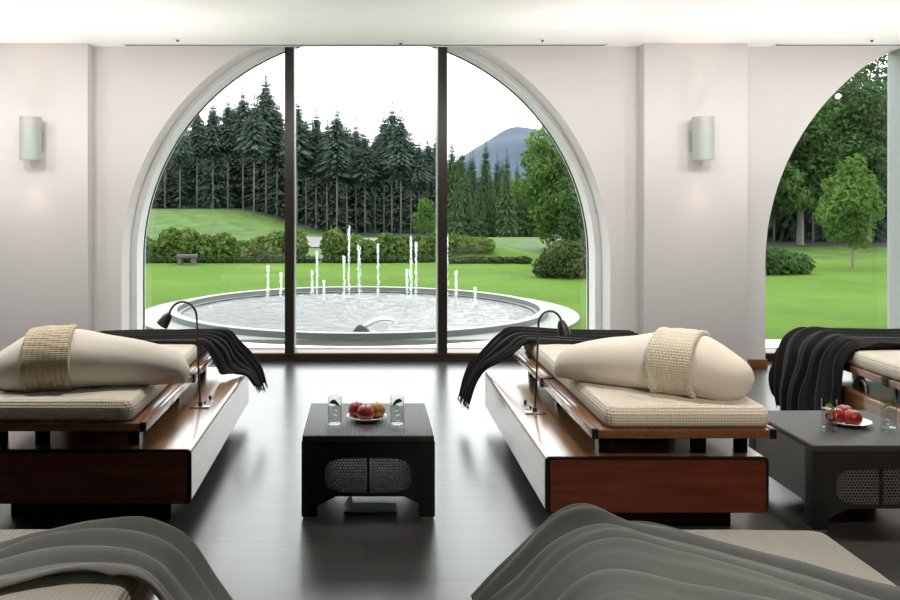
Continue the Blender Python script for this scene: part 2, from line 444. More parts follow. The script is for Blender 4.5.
# small ceiling detectors
for x, y, lab in ((-1.60, 7.36, 'small white ceiling sensor nearest the left wall light'),
                  (.30, 7.50, 'small white ceiling sensor above the middle window pane'),
                  (1.50, 7.36, 'small white ceiling sensor above the right window pane'),
                  (4.3, 7.36, 'small white ceiling sensor above the second window at right')):
    o = empty('ceiling_sensor', (x, y, ZC))
    bm = bmesh.new(); lathe(bm, [(0, 0), (.04, 0), (.04, -.006), (.025, -.01), (0, -.01)], 20); bm_obj('sensor_plate', bm, M['frame'], o)
    bm = bmesh.new(); lathe(bm, [(.014, -.01), (.012, -.024), (0, -.028)], 12); bm_obj('sensor_tip', bm, M['slot'], o)
    tag(o, lab, 'ceiling sensor', 'small sensors on the ceiling')

# wall lights
def sconce(x, lab):
    o = empty('wall_light', (x, YP, 1.844))
    h = .37
    bm = bmesh.new()
    r = .092
    for zs in ((0, h),):
        lathe(bm, [(r-.012, .03), (r-.006, 0), (r, 0), (r, h), (r-.006, h), (r-.012, h-.03)], 40, (0, -.125, 0))
        lathe(bm, [(0, .03), (r-.012, .03)], 40, (0, -.125, 0)); lathe(bm, [(r-.012, h-.03), (0, h-.03)], 40, (0, -.125, 0))
    bm_obj('lamp_body', bm, M['sconce'], o)
    box('wall_plate', -.07, .07, -.012, 0, .08, .27, M['sconce'], o, bev=.003)
    box('arm', -.045, .045, -.05, -.012, .12, .23, M['sconce'], o)
    for z in (.03+.004, h-.034):
        bm = bmesh.new(); lathe(bm, [(0, z-.004), (.03, z-.004), (.03, z+.004), (0, z+.004)], 20, (0, -.125, 0)); bm_obj('bulb', bm, M['bulb'], o)
    tag(o, lab, 'wall light', 'cylinder wall lights')
    for z, d in ((1.844+h-.02, 1), (1.844+.02, -1)):
        l = bpy.data.lights.new('wall_light_spot', 'SPOT'); l.energy = 5; l.color = (1, .60, .38); l.spot_size = math.radians(62); l.spot_blend = .9; l.shadow_soft_size = .03
        lo = link(bpy.data.objects.new('wall_light_spot', l)); lo.location = (x, YP-.125, z)
        lo.rotation_euler = (math.pi if d > 0 else 0, 0, 0)
sconce(-2.886, 'grey cylindrical up and down wall light on the left pier')
sconce(2.900, 'grey cylindrical up and down wall light on the right pier')

# ------------------------------------------------------------------ beds
def round_rect(x0, x1, z0, z1, r, n=6, corners=(1, 1, 1, 1)):
    pts = []
    for (cx, cz, a, on) in ((x0+r, z0+r, math.pi, corners[0]), (x1-r, z0+r, 1.5*math.pi, corners[1]), (x1-r, z1-r, 0, corners[2]), (x0+r, z1-r, .5*math.pi, corners[3])):
        if on:
            for i in range(n+1):
                t = a+i*math.pi/2/n; pts.append((cx+r*math.cos(t), cz+r*math.sin(t)))
        else:
            pts.append((x0 if cx == x0+r else x1, z0 if cz == z0+r else z1))
    return pts

def cushion(name, x0, x1, y0, y1, z0, z1, mat, parent, r=.035, puff=.012):
    """thin mattress with softly rounded edges and corners"""
    nx, ny = 34, 60
    bm = bmesh.new(); bot = {}; topv = {}
    def rr(x, y):
        dx = min(x-x0, x1-x); dy = min(y-y0, y1-y)
        e = 1.0
        for d in (dx, dy):
            if d < r: e *= math.sqrt(max(0, 1-((r-d)/r)**2))
        return e
    def grid(i, n, a, b):
        t = i/n; s = .5-.5*math.cos(math.pi*t)
        return a+(b-a)*(.45*t+.55*s)
    h = (z1-z0)/2; zm = (z0+z1)/2
    for i in range(nx+1):
        for j in range(ny+1):
            x, y = grid(i, nx, x0, x1), grid(j, ny, y0, y1)
            e = rr(x, y); sm = max(0, min(1, e))
            # pull the outer corners in (rounded plan)
            cx = min(max(x, x0+.05), x1-.05); cy = min(max(y, y0+.05), y1-.05)
            px, py = x, y
            dx, dy = x-cx, y-cy
            if dx and dy:
                mxd = max(abs(dx), abs(dy)); L = math.hypot(dx, dy); px, py = cx+dx*mxd/L, cy+dy*mxd/L
            wob = .004*noise.noise(Vector((x*5, y*5, 0)))
            topv[i, j] = bm.verts.new((px, py, zm+h*(.25+.75*sm)+puff*sm*math.sin(math.pi*(i/nx))*.6+wob*sm))
            bot[i, j] = bm.verts.new((px, py, zm-h*(.55+.45*sm)))
    for i in range(nx):
        for j in range(ny):
            bm.faces.new((topv[i, j], topv[i+1, j], topv[i+1, j+1], topv[i, j+1]))
            bm.faces.new((bot[i, j], bot[i, j+1], bot[i+1, j+1], bot[i+1, j]))
    for i in range(nx):
        bm.faces.new((bot[i, 0], bot[i+1, 0], topv[i+1, 0], topv[i, 0])); bm.faces.new((topv[i, ny], topv[i+1, ny], bot[i+1, ny], bot[i, ny]))
    for j in range(ny):
        bm.faces.new((topv[0, j], topv[0, j+1], bot[0, j+1], bot[0, j])); bm.faces.new((bot[nx, j], bot[nx, j+1], topv[nx, j+1], topv[nx, j]))
    return bm_obj(name, bm, mat, parent, ang=None)

BL = 1.955
def make_bed(sx, name='relaxation_bed'):
    """sx=1: lamp ledge on the left; sx=-1: ledge on the right. origin: floor, middle of the near end"""
    root = empty(name)
    def bx(n, x0, x1, *a, **k):
        if sx < 0: x0, x1 = -x1, -x0
        return box(n, x0, x1, *a, **k)
    bx('plinth', -.38, .38, .12, BL-.12, 0, .10, M['ebony'], root)
    bm = bmesh.new(); prism_y(bm, round_rect(-.5, .5, .10, .35, .022), .012, BL)
    bm_obj('base', bm, M['base'], root, ang=35)
    bm = bmesh.new(); prism_y(bm, round_rect(-.5, .5, .10, .35, .022), 0, .012)
    bm_obj('base_edging', bm, M['ebony'], root, ang=35)
    bm = bmesh.new(); prism_y(bm, round_rect(-.478, .485, .104, .336, .012), -.006, .004)
    if sx < 0:
        for v in bm.verts: v.co.x *= -1
    bm_obj('front_panel', bm, M['front'], root, ang=35)
    # lying platform: two slabs hinged in the middle, with slim rails
    for nm, y0, y1 in (('head_slab', -.075, 1.02), ('foot_slab', 1.045, BL+.03)):
        s = bx(nm, -.282, .472, y0, y1, .453, .491, M['slab'], root, bev=.004)
        for x0, x1 in ((-.31, -.282), (.472, .50)):
            bx('side_rail', x0, x1, y0+.02, y1, .451, .493, M['rail'], s, bev=.003)
            bx('rail_cap', x0, x1, y0, y0+.02, .451, .493, M['ebony'], s)
    for x0, x1 in ((-.318, -.25), (.43, .505)):
        bx('hinge', x0, x1, 1.0, 1.06, .445, .497, M['darkmetal'], root, bev=.003)
    for y in (.08, .95, 1.75):
        bx('support', -.24, -.19, y, y+.06, .35, .453, M['darkmetal'], root)
        bx('support', .20, .25, y, y+.06, .35, .453, M['darkmetal'], root)
        bx('support', .40, .44, y, y+.06, .35, .453, M['darkmetal'], root)
    bx('drive_unit', -.15, .17, .30, 1.5, .352, .44, M['ebony'], root, bev=.01)
    bm = bmesh.new()
    tube(bm, [(sx*.455, 1.35+.07*math.cos(t), .352+.07*math.sin(t)) for t in [math.pi*i/12 for i in range(13)]], .012, 8)
    bm_obj('bracket', bm, M['steel'], root)
    # flush control panel on the ledge
    cp = bx('control_panel', -.43, -.40, .88, .98, .35, .3535, M['steel'], root)
    bm = bmesh.new(); lathe(bm, [(.008, .3535), (.008, .375), (0, .377)], 12, (sx*-.408, .99, 0)); bm_obj('control_knob', bm, M['ebony'], cp)
    bm = bmesh.new(); lathe(bm, [(.006, .35), (.006, .362), (0, .363)], 10, (sx*-.395, .90, 0)); bm_obj('control_knob', bm, M['ebony'], cp)
    x0, x1 = (-.245, .49) if sx > 0 else (-.49, .245)
    cushion('mattress', x0, x1, -.062, BL+.035, .491, .585, M['waffle'], root)
    return root

BEDR = make_bed(1); BEDL = make_bed(-1)
B2 = (1.302, 3.875); B1 = (-1.305, 3.99); B3 = (3.44, 3.875); B4 = (.79, .43); B5 = (-.80, .43)
def place(b, xy, label):
    b.location = (xy[0], xy[1], 0); tag(b, label, 'bed', 'wooden relaxation beds'); return b
place(BEDR, B2, 'wooden lounger bed with red-brown front panel, right of the small middle table')
place(BEDL, B1, 'wooden lounger bed with dark front panel at left, lamp ledge beside the small black table')
place(copy_tree(BEDL), B3, 'wooden lounger bed at the right edge of the room, beyond the wicker table')
place(copy_tree(BEDR), B4, 'lounger bed in the bottom right foreground with pale waffle mattress under a grey throw')
place(copy_tree(BEDL), B5, 'lounger bed in the bottom left foreground almost hidden under a grey throw')

# ------------------------------------------------------------------ pillows and towels
def pillow(tip, big, zb, label, tlabel, prof, t0, t1, tmat, bulge=1.3):
    A = Vector((tip[0], tip[1], 0)); B = Vector((big[0], big[1], 0)); ax = B-A; L = ax.length; d = ax.normalized(); s = Vector((-d.y, d.x, 0))
    ks = np.array([p[0] for p in prof]); rv = np.array([p[1] for p in prof])
    P = np.stack([ks, rv, np.zeros_like(ks)], 1)
    def rad(t):
        # smooth interpolation by t
        i = max(0, min(len(ks)-2, int(np.searchsorted(ks, t)-1)))
        u = (t-ks[i])/(ks[i+1]-ks[i]); u = min(1, max(0, u))
        p1, p2 = rv[i], rv[i+1]
        m1 = (p2-(rv[i-1] if i > 0 else p1))/(ks[i+1]-(ks[i-1] if i > 0 else ks[i]))
        m2 = ((rv[i+2] if i+2 < len(rv) else p2)-p1)/((ks[i+2] if i+2 < len(ks) else ks[i+1])-ks[i])
        h = ks[i+1]-ks[i]
        return (2*u**3-3*u*u+1)*p1+(u**3-2*u*u+u)*h*m1+(-2*u**3+3*u*u)*p2+(u**3-u*u)*h*m2
    def ring(t, off=0.0, seg=48, wrk=1.0):
        r = rad(t)+off; hx = r*bulge; out = []
        e_ = max(0, min(1, (t-.72)/.28)); e_ = e_*e_*(3-2*e_); cz = zb+.93*max(rad(t)*(1-e_)+.105*e_, .058)
        for k in range(seg):
            a = 2*math.pi*k/seg
            x, z = math.cos(a), math.sin(a)
            zz = cz+r*z
            if zz < zb+.002+off*.15: zz = zb+.002+off*.15
            w = 1+.018*wrk*noise.noise(Vector((t*4, x*1.6, z*1.6)))
            p = A+d*(t*L)+s*(x*hx*w)
            zz = zb+(zz-zb)*(1+.02*wrk*noise.noise(Vector((t*5+3, x*2, z*2))))
            out.append(Vector((p.x, p.y, zz)))
        return out
    o = Vector(((tip[0]+big[0])/2, (tip[1]+big[1])/2, zb))
    n = 60; seg = 48; verts = []; faces = []
    for i in range(n+1):
        t = i/n; t = .5-.5*math.cos(math.pi*t) if True else t
        verts += [v-o for v in ring(t)]
    for i in range(n):
        for k in range(seg):
            a = i*seg+k; b = i*seg+(k+1) % seg
            faces.append((a, b, b+seg, a+seg))
    faces.append(list(range(seg))[::-1]); faces.append([n*seg+k for k in range(seg)])
    po = mesh_obj('pillow', verts, faces, M['pillow'], ang=None); po.location = o
    tag(po, label, 'pillow', 'teardrop pillows on the beds')
    # towel wrapped round it
    n = 26; verts = []; faces = []
    for layer, off in ((0, .014), (1, .002)):
        for i in range(n+1):
            t = t0+(t1-t0)*i/n
            edge = min(i, n-i)/3.0
            of = off if layer else off+(.007*math.sqrt(max(0, 1-(edge-.4)**2)) if edge < 1.4 else 0)+.004*noise.noise(Vector((t*20, 0, 1)))
            if layer == 0 and i in (0, n): of = .004
            tt = t
            verts += [v-o for v in ring(tt, of)]
    for i in range(n):
        for k in range(seg):
            a = i*seg+k; b = i*seg+(k+1) % seg
            faces.append((a, b, b+seg, a+seg))
    to = mesh_obj('towel', verts[:(n+1)*seg], faces, tmat, ang=None); to.location = o
    sm = to.modifiers.new('thick', 'SOLIDIFY'); sm.thickness = .006; sm.offset = -1
    tag(to, tlabel, 'towel', 'towels wrapped round the pillows')

ZM = .584
PR = [(0, .012), (.025, .058), (.09, .086), (.25, .112), (.42, .128), (.58, .145), (.72, .149), (.84, .134), (.93, .098), (.98, .055), (1, .012)]
pillow((.985, 4.50), (1.765, 3.94), ZM, 'large cream teardrop pillow on the bed with the red-brown front panel',
       'cream waffle towel wrapped round the pillow of the right-hand bed', PR, .55, .77, M['towel_pale'])
pillow((-.885, 4.36), (-1.82, 4.19), ZM, 'large cream teardrop pillow on the dark-fronted left bed',
       'beige ribbed towel wrapped round the pillow of the left bed', PR, .58, .82, M['towel'])

# ------------------------------------------------------------------ throws
def drape(name, guides, mat, label, group, nu=150, nv=90, folds=7, amp=.012, seed=0, thick=.006, envelope=None, fringe_end=None, fmat=None, wave=0.25, zmin=None):
    """guides: across the width (v), each a list of points along the length (u)"""
    rn = random.Random(seed)
    G = [np.array(g, float) for g in guides]
    ph = [rn.uniform(0, 6.28) for _ in range(4)]
    pts = np.zeros((nu+1, nv+1, 3))
    for i in range(nu+1):
        u = i/nu
        row = np.array([catmull(g, u) for g in G])
        for j in range(nv+1):
            pts[i, j] = catmull(row, j/nv)
    du = np.gradient(pts, axis=0); dv = np.gradient(pts, axis=1)
    nrm = np.cross(du, dv); nrm /= (np.linalg.norm(nrm, axis=2, keepdims=True)+1e-9)
    if nrm[..., 2].mean() < 0: nrm = -nrm
    out = pts.copy()
    for i in range(nu+1):
        u = i/nu
        for j in range(nv+1):
            v = j/nv
            q = v*folds+wave*math.sin(2*math.pi*u*1.1+ph[0])+.35*noise.noise(Vector((u*3, v*2.5, seed)))*2
            f = math.sin(2*math.pi*q+ph[1])
            f2 = math.sin(2*math.pi*q*1.9+ph[2]+2*u)
            f = (1-abs(f))**.8*1.6-.5 if False else f
            d = amp*(.75*(math.copysign(abs(f)**.8, f))+.3*f2)*(envelope(u, v) if envelope else 1)
            d += amp*.5*noise.noise(Vector((u*6, v*5, seed+9)))
            out[i, j] += nrm[i, j]*(d+amp*.9)
            if zmin: out[i, j, 2] = max(out[i, j, 2], zmin(out[i, j, 0], out[i, j, 1])+.008)
    o = out.reshape(-1, 3)
    c = o.mean(0); c[2] = o[:, 2].min()
    verts = (o-c).tolist(); w = nv+1
    faces = [(i*w+j, (i+1)*w+j, (i+1)*w+j+1, i*w+j+1) for i in range(nu) for j in range(nv)]
    ob = mesh_obj(name, verts, faces, mat, ang=None); ob.location = c
    sm = ob.modifiers.new('thick', 'SOLIDIFY'); sm.thickness = thick; sm.offset = 0
    tag(ob, label, 'throw', group)
    if fringe_end is not None:
        bm = bmesh.new(); ends = out[-1] if fringe_end > 0 else out[0]; prev = out[-4] if fringe_end > 0 else out[3]
        for j in range(0, nv+1, 2):
            p = Vector((ends[j]-c).tolist()); t = Vector((ends[j]-prev[j]).tolist()).normalized()
            L = rn.uniform(.025, .045)
            q1 = p+t*L*.5+Vector((rn.uniform(-.004, .004), rn.uniform(-.004, .004), 0)); q2 = q1+t*L*.3+Vector((rn.uniform(-.008, .008), rn.uniform(-.008, .008), -L*.3))
            tube(bm, [p-t*.005, q1, q2], [.0022, .0018, .001], 4)
        bm_obj('fringe', bm, fmat or M['fringe'], ob)
    return ob

# right bed, black
near = [(1.80, 5.42, .590), (1.4, 5.44, .592), (1.12, 5.46, .594), (1.03, 5.48, .585), (.955, 5.55, .505), (.875, 5.66, .435), (.795, 5.74, .372), (.735, 5.765, .27), (.695, 5.77, .14)]
mid1 = [(1.80, 5.58, .592), (1.4, 5.60, .594), (1.12, 5.62, .598), (1.01, 5.63, .590), (.945, 5.68, .530), (.86, 5.75, .455), (.775, 5.80, .38), (.715, 5.815, .27), (.68, 5.81, .145)]
mid2 = [(1.80, 5.76, .592), (1.4, 5.78, .596), (1.12, 5.80, .602), (1.0, 5.80, .598), (.935, 5.82, .560), (.85, 5.84, .485), (.765, 5.86, .395), (.70, 5.865, .28), (.665, 5.86, .155)]
far = [(1.80, 5.90, .585), (1.4, 5.92, .59), (1.12, 5.94, .60), (.99, 5.94, .605), (.925, 5.935, .582), (.84, 5.93, .51), (.745, 5.925, .405), (.68, 5.92, .29), (.645, 5.90, .165)]
def zbed2(bx, by):
    def f(x, y):
        lx = x-bx; ly = y-by
        if -.245 <= lx <= .49 and ly <= BL+.03: return .586
        if -.5 <= lx <= .5 and 0 <= ly <= BL: return .352
        return -1
    return f
drape('throw_blanket', [near, mid1, mid2, far], M['black_throw'], 'black fringed throw across the foot of the bed with the red-brown front', 'black throws over the beds',
      folds=5.5, amp=.013, seed=3, fringe_end=1, zmin=zbed2(*B2))
# left bed, black (shorter hanging end)
def mir(g, dy=.0, tail=1.0):
    r = []
    for k, (x, y, z) in enumerate(g):
        r.append((-x, y+dy, z))
    return r
nearL = mir(near); nearL[4:] = [(-.965, 5.53, .44), (-.93, 5.57, .378), (-.87, 5.60, .362), (-.79, 5.63, .352), (-.74, 5.69, .275)]
mid1L = mir(mid1); mid1L[5:] = [(-.90, 5.72, .43), (-.83, 5.75, .385), (-.765, 5.77, .345), (-.725, 5.77, .255)]
mid2L = mir(mid2); mid2L[5:] = [(-.88, 5.82, .475), (-.81, 5.84, .415), (-.745, 5.84, .35), (-.712, 5.83, .245)]
farL = mir(far); farL[5:] = [(-.87, 5.92, .52), (-.79, 5.92, .445), (-.725, 5.90, .37), (-.69, 5.88, .265)]
def zbed1(x, y):
    lx = -(x-B1[0]); ly = y-B1[1]
    if -.245 <= lx <= .49 and ly <= BL+.03: return .586
    if -.5 <= lx <= .5 and 0 <= ly <= BL: return .352
    return -1
drape('throw_blanket', [nearL, mid1L, mid2L, farL], M['black_throw'], 'black fringed throw across the foot of the dark-fronted left bed', 'black throws over the beds',
      folds=5.5, amp=.013, seed=8, fringe_end=1, zmin=zbed1)
# far right bed, black, hanging almost to the floor
g3 = []
for y, hang, out_ in ((5.22, .20, .0), (5.36, .06, .015), (5.52, .05, .03), (5.68, .05, .05), (5.84, .08, .06), (5.96, .16, .06)):
    zt = .598 if y < 5.85 else .575
    g3.append([(3.95, y, zt), (3.5, y+.005, zt+.002), (3.15, y+.01, zt+.006), (2.99, y+.01, zt+.008), (2.915-out_*.6, y+.02, zt-.06), (2.89-out_, y+.02, zt-.20), (2.88-out_*1.2, y+.015, .5*(zt-.2+hang)), (2.885-out_, y+.0, hang)])
drape('throw_blanket', g3, M['black_throw'], 'black fringed throw hanging off the foot of the bed at the right edge', 'black throws over the beds',
      folds=6, amp=.018, seed=12, fringe_end=1)

# foreground grey throws
gr = [
 [(.30, 2.30, .43), (.40, 2.34, .50), (.50, 2.37, .585), (.585, 2.375, .650), (.69, 2.36, .605), (.83, 2.35, .590), (.99, 2.23, .592), (1.10, 2.07, .592), (1.27, 1.90, .590), (1.34, 1.80, .56)],
 [(.30, 2.20, .42), (.40, 2.24, .50), (.50, 2.27, .590), (.60, 2.27, .628), (.71, 2.23, .612), (.85, 2.18, .598), (1.0, 2.06, .594), (1.11, 1.92, .592), (1.26, 1.77, .590), (1.34, 1.68, .56)],
 [(.31, 2.10, .42), (.41, 2.12, .50), (.51, 2.14, .588), (.61, 2.13, .622), (.72, 2.08, .614), (.86, 2.01, .602), (1.0, 1.89, .596), (1.11, 1.77, .592), (1.25, 1.62, .590), (1.34, 1.54, .56)],
 [(.32, 2.0, .42), (.42, 2.0, .50), (.52, 2.0, .585), (.62, 1.97, .61), (.73, 1.92, .608), (.86, 1.84, .602), (1.0, 1.73, .596), (1.10, 1.62, .592), (1.24, 1.48, .590), (1.34, 1.4, .56)],
 [(.33, 1.86, .42), (.43, 1.85, .50), (.53, 1.84, .585), (.63, 1.80, .60), (.74, 1.75, .60), (.87, 1.66, .598), (1.0, 1.56, .594), (1.10, 1.46, .592), (1.23, 1.34, .590), (1.34, 1.26, .56)]]
drape('throw_blanket', gr, M['grey_throw'], 'grey throw bunched over the mattress in the bottom right foreground', 'grey throws in the foreground',
      folds=4.6, amp=.026, seed=21, thick=.008, wave=.15, zmin=zbed2(*B4), nu=160, nv=120)
gl = [
 [(-.32, 2.20, .42), (-.41, 2.27, .48), (-.49, 2.33, .555), (-.58, 2.37, .592), (-.70, 2.375, .585), (-.84, 2.345, .575), (-.95, 2.26, .572), (-1.05, 2.17, .572), (-1.30, 1.98, .572)],
 [(-.33, 2.12, .43), (-.42, 2.18, .50), (-.50, 2.23, .575), (-.60, 2.27, .600), (-.72, 2.26, .595), (-.85, 2.22, .585), (-.96, 2.14, .580), (-1.07, 2.05, .578), (-1.30, 1.88, .575)],
 [(-.35, 2.06, .43), (-.44, 2.10, .51), (-.52, 2.13, .580), (-.61, 2.16, .600), (-.73, 2.15, .596), (-.86, 2.10, .586), (-.97, 2.02, .580), (-1.08, 1.92, .578), (-1.30, 1.76, .575)],
 [(-.37, 2.0, .43), (-.46, 2.02, .51), (-.54, 2.035, .580), (-.62, 2.055, .588), (-.73, 2.04, .588), (-.86, 1.97, .584), (-.97, 1.88, .580), (-1.09, 1.78, .578), (-1.30, 1.64, .575)]]
drape('throw_blanket', gl, M['grey_throw'], 'grey throw bunched over the mattress in the bottom left foreground', 'grey throws in the foreground',
      folds=3.8, amp=.024, seed=33, thick=.008, wave=.15,
      zmin=lambda x, y: (lambda lx, ly: .586 if -.245 <= lx <= .49 and ly <= BL+.03 else (.352 if -.5 <= lx <= .5 and 0 <= ly <= BL else -1))(-(x-B5[0]), y-B5[1]), nu=160, nv=110)

# ------------------------------------------------------------------ reading lamps
def reading_lamp(x, y, dirx, h, reach, label, tilt=0.0):
    o = empty('reading_lamp', (x, y, .35))
    box('lamp_base', -.055, .055, -.035, .035, 0, .008, M['steel'], o, bev=.002)
    bm = bmesh.new(); r = reach/2
    pts = [(0, 0, .008), (dirx*.008, 0, .15), (dirx*.02, 0, h-r*1.15)]
    for i in range(1, 11):
        t = math.pi*i/10*.95
        pts.append((dirx*(.02+r-r*math.cos(t)), 0, h-r*1.15+r*1.15*math.sin(t)))
    tube(bm, pts, [.0055]*3+[.0065]*10, 10); lathe(bm, [(.012, .008), (.012, .03), (.006, .034)], 16)
    bm_obj('lamp_stem', bm, M['lampmetal'], o)
    e = Vector(pts[-1])
    hd = Vector((dirx*tilt, 0, -1)).normalized()
    bm = bmesh.new(); lathe(bm, [(0, .012), (.014, .010), (.026, -.016), (.034, -.062), (.034, -.068), (.030, -.066), (.022, -.02), (0, -.012)], 24)
    q = Vector((0, 0, -1)).rotation_difference(hd).to_matrix().to_4x4()
    bmesh.ops.transform(bm, matrix=Matrix.Translation(e) @ q, verts=bm.verts)
    hdo = bm_obj('lamp_head', bm, M['lampmetal'], o)
    tag(o, label, 'lamp', 'gooseneck reading lamps')
reading_lamp(.912, 4.68, 1, .55, .125, 'slim gooseneck reading lamp on the ledge of the bed with the red-brown front', .25)
reading_lamp(-.920, 4.81, -1, .585, .155, 'slim gooseneck reading lamp on the ledge of the dark-fronted left bed', .7)

# ------------------------------------------------------------------ wicker tables
def make_table():
    o = empty('wicker_table'); w, dp, h = .3135, .66, .394
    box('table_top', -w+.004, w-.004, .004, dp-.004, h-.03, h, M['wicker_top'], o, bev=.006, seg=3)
    for x in (-1, 1):
        for y0 in (.002, dp-.077):
            x0, x1 = sorted((x*w, x*(w-.075)))
            lg = box('leg', x0, x1, y0, y0+.075, .012, h-.025, M['wicker'], o, bev=.006)
            box('leg_foot', x0+.008, x1-.008, y0+.008, y0+.067, 0, .012, M['steel'], lg)
    # front and back panels with rounded bottom corners and an oval of open lattice
    def panel(y0, y1, nm):
        bm = bmesh.new(); a = w-.073; zb, zt = .108, h-.028
        out = [(-a, zb-.045), (-a+.012, zb-.018), (-a+.042, zb), (a-.042, zb), (a-.012, zb-.018), (a, zb-.045), (a, zt), (-a, zt)]
        n = 48; ox, oz, cz = .205, .083, .207
        inn = []
        for i in range(n):
            t = 2*math.pi*i/n; c, s = math.cos(t), math.sin(t); e = .55
            inn.append((ox*math.copysign(abs(c)**e, c), cz+oz*math.copysign(abs(s)**e, s)))
        # ring: connect outline to oval by matching directions
        def ray(t):
            c, s = math.cos(t), math.sin(t); best = None
            for i in range(len(out)):
                (x1_, z1_), (x2_, z2_) = out[i], out[(i+1) % len(out)]
                ex, ez = x2_-x1_, z2_-z1_; det = c*(-ez)+s*ex
                if abs(det) < 1e-9: continue
                rx, rz = x1_, z1_-cz
                k = (rx*(-ez)+rz*ex)/det; q = (c*rz-s*rx)/det
                if k > 0 and -1e-6 <= q <= 1+1e-6: best = k if best is None else max(best, k)
            return (c*best, cz+s*best)
        angs = sorted(set([round(math.atan2(z-cz, x) % (2*math.pi), 5) for x, z in inn]+[round(math.atan2(z-cz, x) % (2*math.pi), 5) for x, z in out]))
        def oval(t):
            c, s = math.cos(t), math.sin(t); p = 2/.55
            k = (abs(c/ox)**p+abs(s/oz)**p)**(-1/p); return (c*k, cz+s*k)
        rings = []
        for y in (y0, y1):
            rings.append(([bm.verts.new((ray(t)[0], y, ray(t)[1])) for t in angs], [bm.verts.new((oval(t)[0], y, oval(t)[1])) for t in angs]))
        m_ = len(angs)
        (A, B), (C, D) = rings
        for i in range(m_):
            j = (i+1) % m_
            bm.faces.new((A[i], A[j], B[j], B[i])); bm.faces.new((C[j], C[i], D[i], D[j]))
            bm.faces.new((B[i], B[j], D[j], D[i])); bm.faces.new((A[j], A[i], C[i], C[j]))
        p = bm_obj(nm, bm, M['wicker'], o, ang=30)
        # hexagonal lattice
        bm = bmesh.new(); s_ = .0088; yl = (y0+y1)/2
        dx = s_*math.sqrt(3); dz = s_*1.5; row = 0; z = cz-oz-.005
        while z < cz+oz+.012:
            x = -ox-.01+(dx/2 if row % 2 else 0)
            while x < ox+.01:
                if abs(x) > .008:
                    o6 = [bm.verts.new((x+s_*math.sin(k*math.pi/3), yl, z+s_*math.cos(k*math.pi/3))) for k in range(6)]
                    i6 = [bm.verts.new((x+.70*s_*math.sin(k*math.pi/3), yl, z+.70*s_*math.cos(k*math.pi/3))) for k in range(6)]
                    for k in range(6): bm.faces.new((o6[k], o6[(k+1) % 6], i6[(k+1) % 6], i6[k]))
                x += dx
            z += dz; row += 1
        g = bmesh.ops.extrude_face_region(bm, geom=bm.faces[:])
        for v in [v for v in g['geom'] if isinstance(v, bmesh.types.BMVert)]: v.co.y += .004
        bm_obj('lattice', bm, M['lattice'], p, smooth=False)
        box('centre_bar', -.006, .006, y0+.001, y1-.001, cz-oz, cz+oz, M['wicker'], p)
    panel(.006, .022, 'front_panel'); panel(dp-.022, dp-.006, 'back_panel')
    for x in (-1, 1):
        bm = bmesh.new(); y0, y1, zb, zt = .075, dp-.075, .118, h-.028
        pts = [(y0, zb-.045), (y0+.012, zb-.018), (y0+.042, zb), (y1-.042, zb), (y1-.012, zb-.018), (y1, zb-.045), (y1, zt), (y0, zt)]
        xa, xb = x*(w-.004), x*(w-.02)
        a = [bm.verts.new((xa, y, z)) for y, z in pts]; b_ = [bm.verts.new((xb, y, z)) for y, z in pts]; n = len(pts)
        f1 = bm.faces.new(a); f2 = bm.faces.new(b_[::-1])
        for i in range(n): bm.faces.new((a[i], b_[i], b_[(i+1) % n], a[(i+1) % n]))
        f1.normal_update(); f2.normal_update(); bmesh.ops.triangulate(bm, faces=[f1, f2], ngon_method='EAR_CLIP')
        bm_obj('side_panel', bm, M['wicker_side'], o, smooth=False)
    box('added_dark_board', -w+.03, w-.03, .03, dp-.03, .112, .122, M['ebony'], o)  # unseen dark board added to keep light out behind the lattice
    return o
T1 = make_table(); T1.location = (.0105, 4.06, 0)
tag(T1, 'small black wicker side table standing alone in the middle of the floor', 'table', 'black wicker side tables')
T2 = copy_tree(T1); T2.location = (2.327, 3.90, 0)
tag(T2, 'black wicker side table at right, between the red-brown bed and the frame edge', 'table', 'black wicker side tables')
ZT = .394

# things on the tables
def make_tumbler(leafmat, seed):
    rn = random.Random(seed)
    o = empty('drinking_glass'); r = .0345; h = .150
    bm = bmesh.new(); lathe(bm, [(0, 0), (r-.003, 0), (r-.001, .003), (r, h), (r-.0012, h+.001), (r-.0024, h), (r-.0032, .016), (0, .014)], 32); bm_obj('tumbler', bm, M['tumbler'], o)
    bm = bmesh.new(); lathe(bm, [(0, .0145), (r-.0036, .0165), (r-.0030, .108), (0, .108)], 32); bm_obj('water', bm, M['drink'], o)
    for k in range(3):
        bm = bmesh.new(); g = bmesh.ops.create_cube(bm, size=.021)
        bmesh.ops.bevel(bm, geom=bm.edges[:], offset=.003, segments=2, affect='EDGES')
        q = Matrix.Translation((rn.uniform(-.011, .011), rn.uniform(-.011, .011), .045+.024*k)) @ Matrix.Rotation(rn.uniform(0, 3), 4, (rn.random(), rn.random(), rn.random()+.1))
        bmesh.ops.transform(bm, matrix=q, verts=bm.verts); bm_obj('ice_cube', bm, M['ice'], o)
    bm = bmesh.new()
    nn = 10; vs = []
    for i in range(nn+1):
        t = i/nn; wd = .011*math.sin(math.pi*min(1, t*.95+.03))**.7
        zc = .122-.022*t+.012*math.sin(math.pi*t); xc = -.026+.052*t
        vs.append((bm.verts.new((xc, -.010+.012*t-.004, zc+wd)), bm.verts.new((xc+.003, -.017+.012*t, zc)), bm.verts.new((xc, -.010+.012*t-.004, zc-wd))))
    for a, b_ in zip(vs, vs[1:]):
        bm.faces.new((a[0], a[1], b_[1], b_[0])); bm.faces.new((a[1], a[2], b_[2], b_[1]))
    g = bmesh.ops.solidify(bm, geom=bm.faces[:], thickness=.0015)
    bm_obj('lime_leaf', bm, leafmat, o)
    return o
